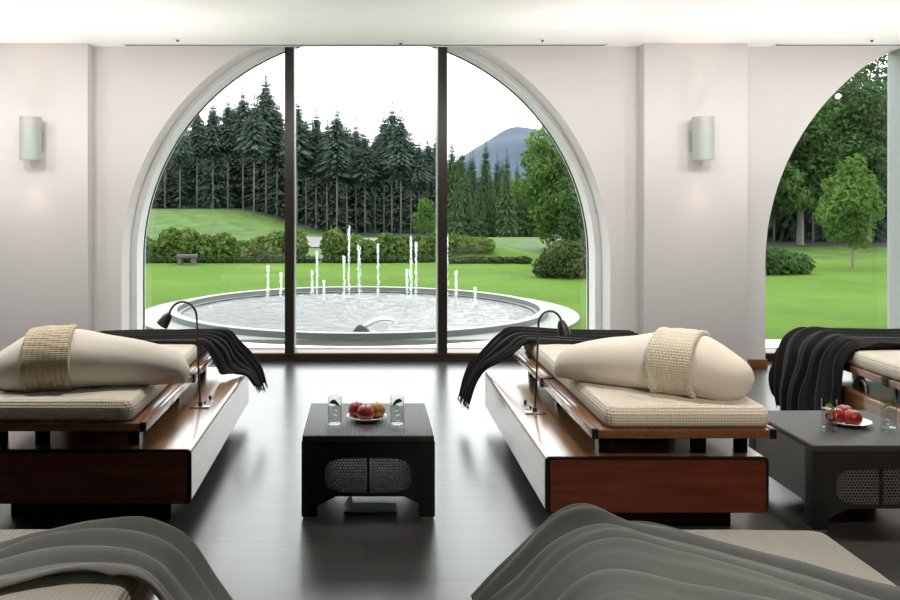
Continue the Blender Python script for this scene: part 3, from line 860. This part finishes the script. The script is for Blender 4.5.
G1 = make_tumbler(M['mint'], 1); G2 = make_tumbler(M['lime'], 2)
gg = 'drinking glasses on the wicker tables'
def at(o, x, y, z, rz=0): o.location = (x, y, z); o.rotation_euler[2] = rz; return o
tag(at(G1, -.152, 4.22, ZT), 'tall glass of iced water left of the fruit plate on the middle table', 'glass', gg)
tag(at(copy_tree(G1), .152, 4.22, ZT, math.pi), 'tall glass of iced water right of the fruit plate on the middle table', 'glass', gg)
tag(at(G2, 2.220, 4.15, ZT), 'tall glass of iced water left of the apples on the right-hand table', 'glass', gg)
tag(at(copy_tree(G2), 2.505, 4.15, ZT, math.pi), 'tall glass of iced water right of the apples on the right-hand table', 'glass', gg)

def make_plate():
    bm = bmesh.new()
    lathe(bm, [(0, .004), (.045, .004), (.075, .010), (.100, .021), (.102, .023), (.100, .0245), (.074, .0145), (.045, .0085), (0, .0085)], 48)
    lathe(bm, [(.042, 0), (.046, 0), (.046, .006), (.042, .006)], 36)
    return bm_obj('fruit_plate', bm, M['ceramic'])
P1 = make_plate(); at(P1, .004, 4.36, ZT); tag(P1, 'small white plate of fruit on the middle wicker table', 'plate', 'white fruit plates')
P2 = P1.copy(); COL.objects.link(P2); at(P2, 2.375, 4.26, ZT); tag(P2, 'small white plate of apples on the right-hand wicker table', 'plate', 'white fruit plates')

def make_apple(mat, r=.041):
    bm = bmesh.new(); n = 20; prof = []
    for i in range(n+1):
        t = math.pi*i/n
        rr = r*(math.sin(t)**.92)*(1+.06*math.cos(t)); z = r*(.93-.93*math.cos(t))
        if t < .5: z += r*.10*(1-t/.5)**2
        if t > 2.5: z -= r*.22*((t-2.5)/.64)**2
        prof.append((max(0, rr) if 0 < i < n else 0, z))
    lathe(bm, prof, 28)
    zs = min(v.co.z for v in bm.verts)
    for v in bm.verts:
        v.co.z -= zs
        a = math.atan2(v.co.y, v.co.x); k = 1+.02*math.sin(5*a)*(1-v.co.z/(2*r)); v.co.x *= k; v.co.y *= k
    o = bm_obj('apple', bm, mat, ang=None)
    bm = bmesh.new(); tube(bm, [(0, 0, r*1.5), (.001, .001, r*1.68), (.003, .002, r*1.82)], .0014, 6); bm_obj('stem', bm, M['trunk'], o)
    return o
ga = 'pieces of fruit on the plates'
A0 = make_apple(M['apple'], .043); A1 = make_apple(M['apple_mix'], .043); A2 = make_apple(M['peach'], .043)
PZ = ZT+.0095
tag(at(A0, -.002, 4.315, PZ, .5), 'round red fruit at the front of the middle table plate', 'fruit', ga)
tag(at(A1, -.046, 4.385, PZ, 2), 'red fruit at the left of the middle table plate', 'fruit', ga)
tag(at(A2, .055, 4.375, PZ, 4), 'yellow and orange fruit at the right of the middle table plate', 'fruit', ga)
a = copy_tree(A0); tag(at(a, 2.368, 4.215, PZ, 2.2), 'shiny red apple at the front of the plate on the right-hand table', 'fruit', ga)
a = copy_tree(A1); tag(at(a, 2.305, 4.255, PZ, 1.2), 'red and yellow apple behind a glass, left on the right-hand plate', 'fruit', ga)
a = copy_tree(A0); tag(at(a, 2.382, 4.312, PZ, 5), 'red apple at the back of the plate on the right-hand table', 'fruit', ga)

# low glass lantern on the floor under the middle table
o = empty('glass_lantern', (.02, 4.18, 0))
bm = bmesh.new(); add_box(bm, -.12, .125, -.05, .07, .012, .10, .006); bm_obj('glass_box', bm, M['tumbler'], o)
box('lantern_base', -.125, .13, -.055, .075, .006, .013, M['ebony'], o)
for x in (-.12, .125):
    for y in (-.05, .07):
        bm = bmesh.new(); lathe(bm, [(0, 0), (.006, 0), (.006, .006), (0, .006)], 10, (x, y, 0)); bm_obj('foot', bm, M['steel'], o)
bm = bmesh.new(); tube(bm, [(-.105, -.02, .013), (-.10, -.02, .05), (-.092, -.025, .085)], [.012, .016, .006], 8); bm_obj('candle', bm, M['ceramic'], o)
tag(o, 'low clear glass lantern with dark base on the floor under the middle wicker table', 'lantern')

# ------------------------------------------------------------------ garden
def gz(x, y):
    z = -.04
    # hill rising to the forest on the left, a slight dip on the right
    k = max(0, min(1, (y-25)/15)); k = k*k*(3-2*k)
    q = max(0, min(1, (-.8-x)/7)); q = q*q*(3-2*q)
    k3 = max(0, min(1, (y-35)/9)); k3 = k3*k3*(3-2*k3)
    z += 1.05*k*q-.40*k3*(1-q)*max(0, min(1, (12-x)/4))
    z += .48*math.exp(-((x-2.9)/1.35)**2-((y-23.4)/1.5)**2)
    return z
xs = np.concatenate([np.linspace(-45, -16, 14), np.linspace(-15, 33, 97), np.linspace(35, 60, 8)])
ffl = []; rgh = []
ys = np.concatenate([np.linspace(8.39, 20, 16), np.linspace(20.6, 60, 66), np.linspace(64, 130, 10)])
verts = []; faces = []
for y in ys:
    for x in xs: verts.append((x, y, gz(x, y)))
w = len(xs)
for j in range(len(ys)-1):
    for i in range(w-1): (rgh if 22.6 < (ys[j]+ys[j+1])/2 < (46.5 if xs[i] < 9 else 28.5) else faces if (ys[j]+ys[j+1])/2 < (46.5 if xs[i] < 9 else 28.5) else ffl).append((j*w+i, j*w+i+1, (j+1)*w+i+1, (j+1)*w+i))
tag(mesh_obj('lawn', verts, faces, M['lawn'], ang=None), kind='structure')
tag(mesh_obj('rough_grass', verts, rgh, M['rough'], ang=None), kind='structure')
tag(mesh_obj('forest_floor', verts, ffl, M['duff'], ang=None), kind='structure')
tag(box('terrace', -14, 14, 8.385, 9.42, -.14, -.018, M['concrete']), kind='structure')
# gravel path behind the hedge, following the ground
verts = []; faces = []
px = np.linspace(-3.1, 2.6, 40)
for x in px:
    yc = 31+.03*x
    for dy in (-3.2, -1, 1, 3.2): verts.append((x, yc+dy, gz(x, yc+dy)+.03))
for i in range(len(px)-1):
    for j in range(3): faces.append((i*4+j, (i+1)*4+j, (i+1)*4+j+1, i*4+j+1))
tag(mesh_obj('path', verts, faces, M['path'], ang=None), kind='structure')

# round fountain basin
FC = (-.10, 11.95); FR = 2.56
fo = empty('fountain_basin', (FC[0], FC[1], -.04))
bm = bmesh.new(); lathe(bm, [(FR-.16, .005), (FR+.40, .005), (FR+.40, .022), (FR-.16, .022)], 96); bm_obj('apron', bm, M['apron'], fo)
bm = bmesh.new(); lathe(bm, [(FR-.10, -.06), (FR-.10, .086), (FR, .086), (FR, .0)], 96); bm_obj('rim_wall', bm, M['rimstone'], fo, ang=30)
bm = bmesh.new(); lathe(bm, [(FR-.105, .0865), (FR-.105, .094), (FR+.004, .094), (FR+.004, .0865)], 96); bm_obj('coping', bm, M['rimtop'], fo, ang=30)
rad_ = FR-.098; V = [(0, 0, .01)]; Fc = []; nr, ns = 110, 260
for a_ in range(1, nr+1):
    r_ = rad_*a_/nr
    for b_ in range(ns):
        t_ = 2*math.pi*b_/ns; x_, y_ = r_*math.cos(t_), r_*math.sin(t_); k_ = min(1, (nr-a_)/3)
        zz = .008*noise.noise(Vector((x_*6, y_*6, 0)))+.0055*noise.noise(Vector((x_*14, y_*14, 4)))+.003*noise.noise(Vector((x_*30, y_*30, 8)))
        V.append((x_, y_, .01+zz*k_))
for b_ in range(ns):
    Fc.append((0, 1+b_, 1+(b_+1) % ns))
    for a_ in range(nr-1):
        p_ = 1+a_*ns; Fc.append((p_+b_, p_+ns+b_, p_+ns+(b_+1) % ns, p_+(b_+1) % ns))
mesh_obj('water', V, Fc, M['water'], fo, ang=None)
tag(fo, 'large round stone fountain basin full of rippling water on the lawn', 'fountain')

def make_jet(h, seed, spread=.03):
    rn = random.Random(seed); bm = bmesh.new()
    def drop(c, r, l):
        t = [bm.verts.new((c[0], c[1], c[2]+l)), bm.verts.new((c[0], c[1], c[2]-l))]
        m_ = [bm.verts.new((c[0]+r*math.cos(k*math.pi/2), c[1]+r*math.sin(k*math.pi/2), c[2])) for k in range(4)]
        for k in range(4):
            bm.faces.new((t[0], m_[k], m_[(k+1) % 4])); bm.faces.new((t[1], m_[(k+1) % 4], m_[k]))
    tube(bm, [(0, 0, 0), (0, 0, h*.5), (0, 0, h*.93)], [.006, .006, .008], 6)
    for k in range(int(60+90*h)):
        u = rn.random()**.75; z = h*u
        s = spread*(.5+.6*(1-u)) if u < .86 else spread*.7
        a = rn.uniform(0, 6.28); r = s*rn.random()**.6
        drop((r*math.cos(a), r*math.sin(a), z), rn.uniform(.003, .007), rn.uniform(.012, .035))
    for k in range(26):
        a = rn.uniform(0, 6.28); r = spread*.8*rn.random(); drop((r*math.cos(a), r*math.sin(a), h*rn.uniform(.84, 1.02)), rn.uniform(.005, .011), rn.uniform(.01, .022))
    me = bpy.data.meshes.new('water_jet'); bm.to_mesh(me); bm.free(); me.materials.append(M['spray']); return me
jets = [(349, 227, 13.4, 'tallest thin water jet, near the middle of the pool'), (359, 246, 13.2, 'broad white water jet just right of the tallest jet'),
        (344, 257, 12.9, 'white water jet just left of the tallest jet'), (317, 252, 13.6, 'water jet right of the left window post'),
        (312, 271, 13.9, 'short water jet left of its taller neighbour by the left post'), (324, 281, 13.0, 'very short water jet between the left post and the middle jets'),
        (378, 245, 13.6, 'thin faint water jet right of the middle group'), (411, 237, 13.3, 'tall water jet, left one of the pair by the right window post'),
        (416, 243, 13.0, 'tall water jet, right one of the pair by the right window post'), (407, 270, 12.8, 'short water jet at the foot of the tall right pair'),
        (268, 266, 13.2, 'water jet seen through the left window pane'), (281, 273, 13.5, 'short water jet just left of the left window post'),
        (447, 236, 13.4, 'thin water jet beside the right window post'), (456, 271, 13.0, 'short water jet through the right window pane'), (475, 288, 12.6, 'lowest water jet at the right of the pool')]
for k, (px_, py_, Y, lab) in enumerate(jets):
    X = (px_-PX)*Y/F; zt = CAMH-(py_-PY)*Y/F
    o = link(bpy.data.objects.new('water_jet', make_jet(zt+.01, 40+k, .045 if 'broad' in lab else .03))); o.location = (X, Y, -.012)
    tag(o, lab, 'water jet', 'fountain jets')
# pale curved form with a grey block on the near rim
o = empty('pale_curved_form', (.10, 9.62, -.02))
bm = bmesh.new(); n = 16; prev = None
for i in range(n+1):
    t = i/n; x = -.14+.36*t; z = .07+.13*math.sin(math.pi*min(1, .08+.62*t)); w_ = .055*math.sin(math.pi*(t*.9+.07))**.6; th = .018+.02*(1-t)
    ring = [bm.verts.new((x+dx_, dy_*w_, z+dz_*th)) for dx_, dy_, dz_ in ((0, -1, 0), (0, -.5, .8), (0, .5, .8), (0, 1, 0), (0, .5, -.8), (0, -.5, -.8))]
    if prev:
        for k in range(6): bm.faces.new((prev[k], prev[(k+1) % 6], ring[(k+1) % 6], ring[k]))
    else: bm.faces.new(ring[::-1])
    prev = ring
bm.faces.new(prev); bm_obj('curved_fin', bm, M['concrete'], o, ang=60)
bm = bmesh.new(); prism_y(bm, [(-.30, 0), (-.05, 0), (-.06, .07), (-.15, .14), (-.19, .135)], -.06, .06); bm_obj('grey_block', bm, M['rimstone'], o, ang=30)
tag(o, 'pale curved form at the near edge of the round pool', 'sculpture')
# stone bench in front of the hedge
o = empty('garden_bench', ((187-PX)*20.6/F, 20.6, -.04))
box('seat_slab', -.24, .24, -.12, .12, .17, .24, M['granite'], o, bev=.008)
for s in (-1, 1): box('bench_leg', s*.16-.05, s*.16+.05, -.1, .1, 0, .17, M['granite'], o)
tag(o, 'low stone bench in front of the hedge at the left of the lawn', 'bench')

# leaf masses
def leaves(blobs, n, size, seed, up=.3, surf=.6):
    rg = np.random.default_rng(seed)
    B = np.array([[*c, *r] for c, r in blobs], float)
    vol = (B[:, 3]*B[:, 4]*B[:, 5])**(2/3); pick = rg.choice(len(B), n, p=vol/vol.sum())
    d = rg.normal(size=(n, 3)); d /= np.linalg.norm(d, axis=1, keepdims=True)
    rr = np.where(rg.random(n) < surf, rg.uniform(.82, 1.05, n), rg.random(n)**.5)
    c = B[pick, :3]+d*B[pick, 3:]*rr[:, None]
    nn = d*.7+rg.normal(size=(n, 3))*.6+np.array([0, 0, up]); nn /= np.linalg.norm(nn, axis=1, keepdims=True)
    t = np.cross(nn, rg.normal(size=(n, 3))); t /= np.linalg.norm(t, axis=1, keepdims=True); b_ = np.cross(nn, t)
    s = size*rg.uniform(.6, 1.3, n)[:, None]
    V = np.stack([c-t*s, c-b_*s*.45+nn*s*.12, c+t*s, c+b_*s*.45+nn*s*.12], 1).reshape(-1, 3)
    Fc = np.arange(n*4).reshape(n, 4)
    return V.tolist(), Fc.tolist()

def shrub(name, loc, blobs, n, size, mat, label, cat, group, seed, stem=None):
    o = empty(name, loc)
    v, f = leaves(blobs, n, size, seed); mesh_obj('foliage', v, f, mat, o, smooth=False)
    bm = bmesh.new(); rn = random.Random(seed)
    for c, r in blobs[:12]: tube(bm, [(c[0], c[1], -.05), (c[0]+rn.uniform(-.05, .05), c[1], c[2])], [.03, .012], 5)
    bm_obj('stems', bm, M['trunk'], o)
    return tag(o, label, cat, group)

def hedge(x0, x1, y, h, dp, n, size, mat, label, seed, bumps=.25, step=.45):
    rn = random.Random(seed); bl = []; L = x1-x0; x = -L/2
    while x <= L/2:
        hh = h*(1+rn.uniform(-bumps, bumps)); bl.append(((x, rn.uniform(-.1, .1)*dp, hh*.5), (step*.75, dp*.5, hh*.5))); x += step
    return shrub('hedge', ((x0+x1)/2, y, gz((x0+x1)/2, y)-.02), bl, n, size, mat, label, 'hedge', 'hedges behind the lawn', seed)
def X_(px_, Y): return (px_-PX)*Y/F
hedge(X_(100, 22), X_(303, 22), 22.0, .70, .9, 9000, .075, M['hedge'], 'loose leafy hedge along the lawn at the left of the garden', 5)
hedge(X_(334, 22), X_(446, 22), 22.0, .70, .9, 6000, .075, M['hedge'], 'loose leafy hedge along the lawn behind the fountain jets', 6)
hedge(X_(446, 22), X_(496, 22), 22.1, .50, .9, 4200, .075, M['hedge'], 'leafy shrub row on the grassy mound at the right of the garden', 9)
hedge(X_(90, 21.2), X_(312, 21.2), 21.2, .19, .3, 5000, .045, M['hedgelow'], 'low clipped dark hedge edging the lawn at left', 7, .06, .3)
hedge(X_(330, 21.2), X_(448, 21.2), 21.2, .19, .3, 3200, .045, M['hedgelow'], 'low clipped dark hedge edging the lawn behind the fountain', 8, .06, .3)
hedge(X_(448, 20.8), X_(528, 20.8), 20.8, .17, .3, 2400, .045, M['hedgelow'], 'low clipped dark hedge at the foot of the grassy mound', 10, .06, .3)
shrub('round_bush', (X_(566, 17.2), 17.2, -.05), [((0, 0, .33), (.52, .5, .42)), ((.42, .1, .36), (.4, .4, .40)), ((-.32, .0, .2), (.34, .3, .25))], 4200, .05, M['bush'],
      'round russet green bush on the lawn at the right of the window', 'bush', None, 14)

# conifers
def conifer(seed, h=10.0, base=.42, wid=1.5, dense=1.0):
    rn = random.Random(seed); V = []; Fc = []
    def tri(*p):
        k = len(V); V.extend([tuple(q) for q in p]); Fc.append(tuple(range(k, k+len(p))))
    z = h*base; lev = int(56*dense); lean = rn.uniform(-.05, .05)
    for i in range(lev):
        t = i/(lev-1); zz = h*(base+(1-base)*t**.9)
        L = wid*(1-t)**.85*rn.uniform(.75, 1.15)+.06
        if t < .18 and base > .2: L *= .55+2.2*t
        nb = 14 if t < .8 else 8
        for k in range(nb):
            a = 2*math.pi*(k+rn.random())/nb; l = L*rn.uniform(.6, 1.15)
            dx_, dy_ = math.cos(a), math.sin(a); dr = -.22*l if t < .75 else .25*l
            p0 = Vector((lean*zz/h, 0, zz+.1)); side = Vector((-dy_, dx_, 0))
            n = 7
            for q in range(n):
                u0, u1 = q/n, (q+1.25)/n
                f0 = p0+Vector((dx_*l*u0, dy_*l*u0, dr*u0*u0*1.0)); f1 = p0+Vector((dx_*l*u1, dy_*l*u1, dr*u1*u1-.05*l*u1))
                w_ = l*.25*(1-u0*.75)*rn.uniform(.7, 1.2)
                dz_ = Vector((0, 0, -w_*.55))
                m_ = (f0+f1)/2
                tri(f0, m_+side*w_+dz_*rn.uniform(.6, 1.3), f1); tri(f0, f1, m_-side*w_+dz_*rn.uniform(.6, 1.3))
    tri(Vector((lean-.05, 0, h*.96)), Vector((lean, 0, h*1.05)), Vector((lean+.05, 0, h*.96)))
    tri(Vector((lean, -.05, h*.96)), Vector((lean, 0, h*1.05)), Vector((lean, .05, h*.96)))
    me = bpy.data.meshes.new('foliage'); me.from_pydata(V, [], Fc); me.update()
    bm = bmesh.new(); tube(bm, [(0, 0, -.4), (0, 0, h*.4), (lean, 0, h*.95)], [.062, .05, .010], 7)
    for k in range(16):
        zz = rn.uniform(.12, base+.02)*h; a = rn.uniform(0, 6.28); l = rn.uniform(.25, .75)
        tube(bm, [(0, 0, zz), (l*math.cos(a), l*math.sin(a), zz-.12*l)], [.018, .005], 4)
    mt = bpy.data.meshes.new('trunk'); bm.to_mesh(mt); bm.free(); mt.materials.append(M['trunk']); shade(mt, None)
    return me, mt
CV = [conifer(100+i, 10, .46, 1.7) for i in range(3)]          # bare lower trunk
CF = [conifer(200+i, 10, .03, 1.9, 1.6) for i in range(2)]      # foliage to the ground
for me, mt in CV+CF: me.materials.append(M['spruce'])
CFresh = [(me.copy(), mt) for me, mt in (CF[1], CF[0], CF[0])]
for me, mt in CFresh: me.materials[0] = M['spruce2']
def tree(var, x, y, h, label, group, rz=0, wx=1.0):
    me, mt = var
    o = empty('conifer', (x, y, gz(x, y)-.05), rz); s = h/10; o.scale = (s*wx, s*wx, s)
    link(bpy.data.objects.new('foliage', me), o); link(bpy.data.objects.new('trunk', mt), o)
    tag(o, label, 'tree', group)
rt = random.Random(11)
# skyline trees: (pixel x, pixel y of the tip)
sky = [(128, 112), (140, 104), (152, 110), (165, 106), (180, 110), (197, 100), (213, 96), (228, 92), (243, 84), (254, 92), (266, 70), (277, 96), (297, 92), (306, 112), (316, 104), (327, 116), (337, 101), (347, 118), (356, 116),
       (365, 124), (375, 128), (384, 108), (392, 98), (401, 106), (411, 128), (419, 134), (428, 132), (438, 128)]
def sky_at(p):
    xs_ = [s[0] for s in sky]+[461, 485, 520, 545, 640, 760, 900]; yv = [s[1] for s in sky]+[140, 146, 158, 160, 120, 70, 60]
    return float(np.interp(p, xs_, yv))
gf = 'conifers of the forest'
for px_, py_ in sky:
    Y = rt.uniform(44, 49); x = X_(px_, Y); h = CAMH-(py_-PY)*Y/F-gz(x, Y)
    side = 'left of the left window post' if px_ < 287 else 'behind the middle window pane'
    tree(CV[rt.randrange(3)], x, Y, h, 'tall dark conifer reaching the skyline '+side, gf, rt.uniform(0, 6), .95)
for px_, py_ in ((452, 128), (462, 138), (473, 150), (486, 136), (497, 152), (507, 148), (517, 160), (529, 166), (541, 170),
                 (447, 160), (457, 166), (467, 172), (479, 170), (491, 174), (502, 172), (512, 178), (523, 180), (535, 182), (548, 176)):
    Y = rt.uniform(42, 48); x = X_(px_, Y); h = CAMH-(py_-PY)*Y/F-gz(x, Y)
    tree(CFresh[rt.randrange(3)], x, Y, h, 'green conifer in front of the blue mountain, behind the right window pane', gf, rt.uniform(0, 6), .75)
for row, (Y0, fr) in enumerate(((52, .86), (58, .88), (64, .90))):
    px_ = 92+row*5
    while px_ < 1000:
        if px_ < 560 or px_ > 700:
            Y = Y0+rt.uniform(-1.5, 1.5); x = X_(px_, Y); sk = sky_at(px_)+8+rt.uniform(0, 16)
            h = CAMH-(sk-PY)*Y/F-gz(x, Y)
            var = CF[rt.randrange(2)]
            lab = 'dark conifer deep in the forest behind the front row of trunks' if px_ < 600 else 'dark conifer behind the garden seen through the second window'
            tree(var, x, Y, h, lab, gf, rt.uniform(0, 6), 1.0)
        px_ += (17, 15, 15)[row]*rt.uniform(.85, 1.15)

for k in range(15):
    px_ = 735+k*13; Y = 31.5+1.6*(k % 3); x = X_(px_, Y); h = CAMH-(70+45*rt.random()-PY)*Y/F-gz(x, Y)
    tree((CF if k % 3 else CV)[k % 2], x, Y, h, 'dark conifer among the broadleaf trees seen through the second window', gf, rt.uniform(0, 6), 1.1)
for k in range(26):
    px_ = -330+k*16; Y = 55+2*(k % 2); x = X_(px_, Y); h = CAMH-(80+35*rt.random()-PY)*Y/F-gz(x, Y)
    tree(CF[k % 2], x, Y, h, 'dark conifer of the forest beyond the left pier', gf, rt.uniform(0, 6), 1.0)
# broadleaf trees
def broadleaf(loc, h, blobs, n, size, mat, label, seed, group='broadleaf trees', name='broadleaf_tree', tr=.08):
    o = empty(name, loc); v, f = leaves(blobs, n, size, seed, surf=.5); mesh_obj('foliage', v, f, mat, o, smooth=False)
    bm = bmesh.new(); tube(bm, [(0, 0, -.2), (.03, 0, h*.3), (.0, 0, h*.75)], [tr, tr*.75, tr*.2], 8)
    for c, r in blobs:
        z0 = min(c[2], h*.7)*.6+h*.1; tube(bm, [(0, 0, z0), (c[0]*.5, c[1]*.5, (z0+c[2])/2+.1), tuple(c)], [tr*.45, tr*.3, tr*.1], 5)
    bm_obj('trunk', bm, M['trunk'], o)
    tag(o, label, 'tree', group)
def crown(seed, h, wid, lo=.25, n=14):
    rn = random.Random(seed); out_ = []
    for k in range(n):
        t = lo+(1-lo)*(k+.5)/n; w_ = wid*math.sin(math.pi*min(1, (t-lo)/(1-lo)*.86+.12))**.8
        a = k*2.4+rn.uniform(-.4, .4); r = w_*rn.uniform(.35, .8)
        out_.append(((r*math.cos(a), r*math.sin(a), h*t), (w_*.42+.15, w_*.42+.15, h*.085+.12)))
    return out_
Y = 27; broadleaf((X_(568, Y), Y, gz(6.3, Y)), 4.2, crown(3, 4.1, 1.5, .08, 22), 12000, .085, M['leaf'], 'bright green leafy tree at the right edge of the arched window', 71)
Y = 24.5; broadleaf((X_(592, Y), Y, gz(6.3, Y)), 3.2, crown(4, 3.1, 1.1, .03, 16), 7000, .08, M['leaf2'], 'mid green leafy tree just below the bright one at the right window edge', 72)
Y = 33; broadleaf((X_(426, Y), Y, gz(2, Y)), 1.6, crown(5, 1.45, .42, .25, 10), 1500, .06, M['leaf'], 'small young tree on the grass behind the hedge near the right window post', 73, tr=.03)
Y = 28.5
for k, (px_, ty, wd, mat, lab) in enumerate(((742, 120, 1.9, 'leaf2', 'leafy tree at the left of the view through the second window'), (800, 70, 2.0, 'leaf2', 'tall mid green tree in the view through the second window'),
                                            (868, 40, 2.2, 'leaf2', 'tallest leafy tree at the right of the view through the second window'), (935, 40, 2.2, 'leaf2', 'leafy tree beyond the post of the second window'))):
    Yk = Y+k*1.3; h = CAMH-(ty-PY)*Yk/F
    broadleaf((X_(px_, Yk), Yk, gz(14, Yk)), h, crown(20+k, h, wd, .22, 26), 13000, .10, M[mat], lab, 80+k, tr=.13)
Y = 19.5; broadleaf((X_(852, Y), Y, -.05), 2.4, crown(31, 2.35, .62, .30, 14), 4500, .06, M['leaf'], 'small bright green tree on the lawn seen through the second window', 91, tr=.035)
shrub('low_bush', (X_(772, 18), 18, -.05), [((0, 0, .25), (.5, .4, .3)), ((.5, .1, .2), (.4, .35, .24)), ((-.5, 0, .25), (.5, .4, .32))], 3200, .055, M['leaf2'], 'low green bush by the left side of the second window view', 'bush', None, 15)
# mountain
verts = []; faces = []; nx_, ny_ = 60, 16
for j in range(ny_+1):
    for i in range(nx_+1):
        x = -80+400*i/nx_; y = 700+300*j/ny_
        hh = 88*math.exp(-((x-178)/100)**2)*math.sin(math.pi*(j/ny_)*.5+.0)**1.0
        hh *= 1+.10*noise.noise(Vector((x*.02, y*.01, 3)))
        verts.append((x, y, -5+hh))
for j in range(ny_):
    for i in range(nx_): faces.append((j*(nx_+1)+i, j*(nx_+1)+i+1, (j+1)*(nx_+1)+i+1, (j+1)*(nx_+1)+i))
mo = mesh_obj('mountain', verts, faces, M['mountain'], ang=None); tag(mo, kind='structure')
tag(mesh_obj('far_ground', [(-900, 128, .2), (900, 128, .2), (900, 1000, -5), (-900, 1000, -5)], [(0, 1, 2, 3)], M['lawn'], smooth=False), kind='structure')

# ------------------------------------------------------------------ light
W = bpy.data.worlds.new('overcast_sky'); SC.world = W; W.use_nodes = True
nt = W.node_tree; bg = nt.nodes['Background']
bg.inputs['Color'].default_value = (.96, .98, 1, 1); bg.inputs['Strength'].default_value = 4.0

def area(name, loc, target, sx, sy, energy, col=(1, .96, .9), spread=180):
    l = bpy.data.lights.new(name, 'AREA'); l.shape = 'RECTANGLE'; l.size = sx; l.size_y = sy; l.energy = energy; l.color = col; l.spread = math.radians(spread)
    o = link(bpy.data.objects.new(name, l)); o.location = loc
    d = Vector(target)-Vector(loc); o.rotation_euler = d.to_track_quat('-Z', 'Y').to_euler(); return o
# added unseen lamps: wall fill, ceiling fill, down fill, warm spot on the right bed
for k in range(12):  # added spots, out of view, that lift the window wall
    x = -6.05+1.1*k
    l = bpy.data.lights.new('added_wall_fill', 'SPOT'); l.energy = 56; l.color = (1, .97, .945); l.spot_size = math.radians(125); l.spot_blend = 1.0; l.shadow_soft_size = .03
    o = link(bpy.data.objects.new('added_wall_fill', l)); o.location = (x, 5.5, 2.83)
    o.rotation_euler = (Vector((x, 7.75, .55))-Vector(o.location)).to_track_quat('-Z', 'Y').to_euler()
for x in (-4.2, -2.6, -1.0, 1.0, 2.6, 4.2):  # added spots above the beds to brighten pillows and mattresses
    l = bpy.data.lights.new('added_down_fill', 'SPOT'); l.energy = 110; l.color = (1, .94, .86); l.spot_size = math.radians(95); l.spot_blend = .8; l.shadow_soft_size = .10
    o = link(bpy.data.objects.new('added_down_fill', l)); o.location = (x, 4.5, 2.84)
for x in (-4.6, -3.2, -1.5, 1.45, 3.4, 4.9):  # unseen fill at floor level, added to brighten the ceiling
    area('added_ceiling_fill', (x, 6.5, .004), (x, 6.5, 3), 1.0, .25, 14.5, (1, .97, .93), 80)
for x in (-1.0, 1.0):  # added narrow pair that brightens the foreground throws
    l = bpy.data.lights.new('added_down_fill', 'SPOT'); l.energy = 85; l.color = (1, .97, .94); l.spot_size = math.radians(58); l.spot_blend = .8; l.shadow_soft_size = .10
    o = link(bpy.data.objects.new('added_down_fill', l)); o.location = (x, 1.5, 2.84)
l = bpy.data.lights.new('added_bed_spot', 'SPOT'); l.energy = 260; l.color = (1, .86, .72); l.spot_size = math.radians(42); l.spot_blend = .7; l.shadow_soft_size = .12  # added warm light that brightens the right bed's front panel
o = link(bpy.data.objects.new('added_bed_spot', l)); o.location = (1.9, .9, 2.8)
o.rotation_euler = (Vector((1.5, 3.95, .38))-Vector(o.location)).to_track_quat('-Z', 'Y').to_euler()

# ------------------------------------------------------------------ camera
cam = bpy.data.cameras.new('camera'); co = link(bpy.data.objects.new('camera', cam))
co.location = (0, 0, CAMH); co.rotation_euler = (math.pi/2, 0, 0)
cam.sensor_fit = 'HORIZONTAL'; cam.sensor_width = 36; cam.lens = F/900*36
cam.shift_x = (450-PX)/900; cam.shift_y = -(300-PY)/900
cam.clip_end = 3000; cam.clip_start = .05
SC.camera = co
SC.cycles.transparent_max_bounces = 32
vs = SC.view_settings
vs.view_transform = 'Standard'; vs.look = 'None'; vs.gamma = 1; vs.exposure = 0.0; vs.use_curve_mapping = False
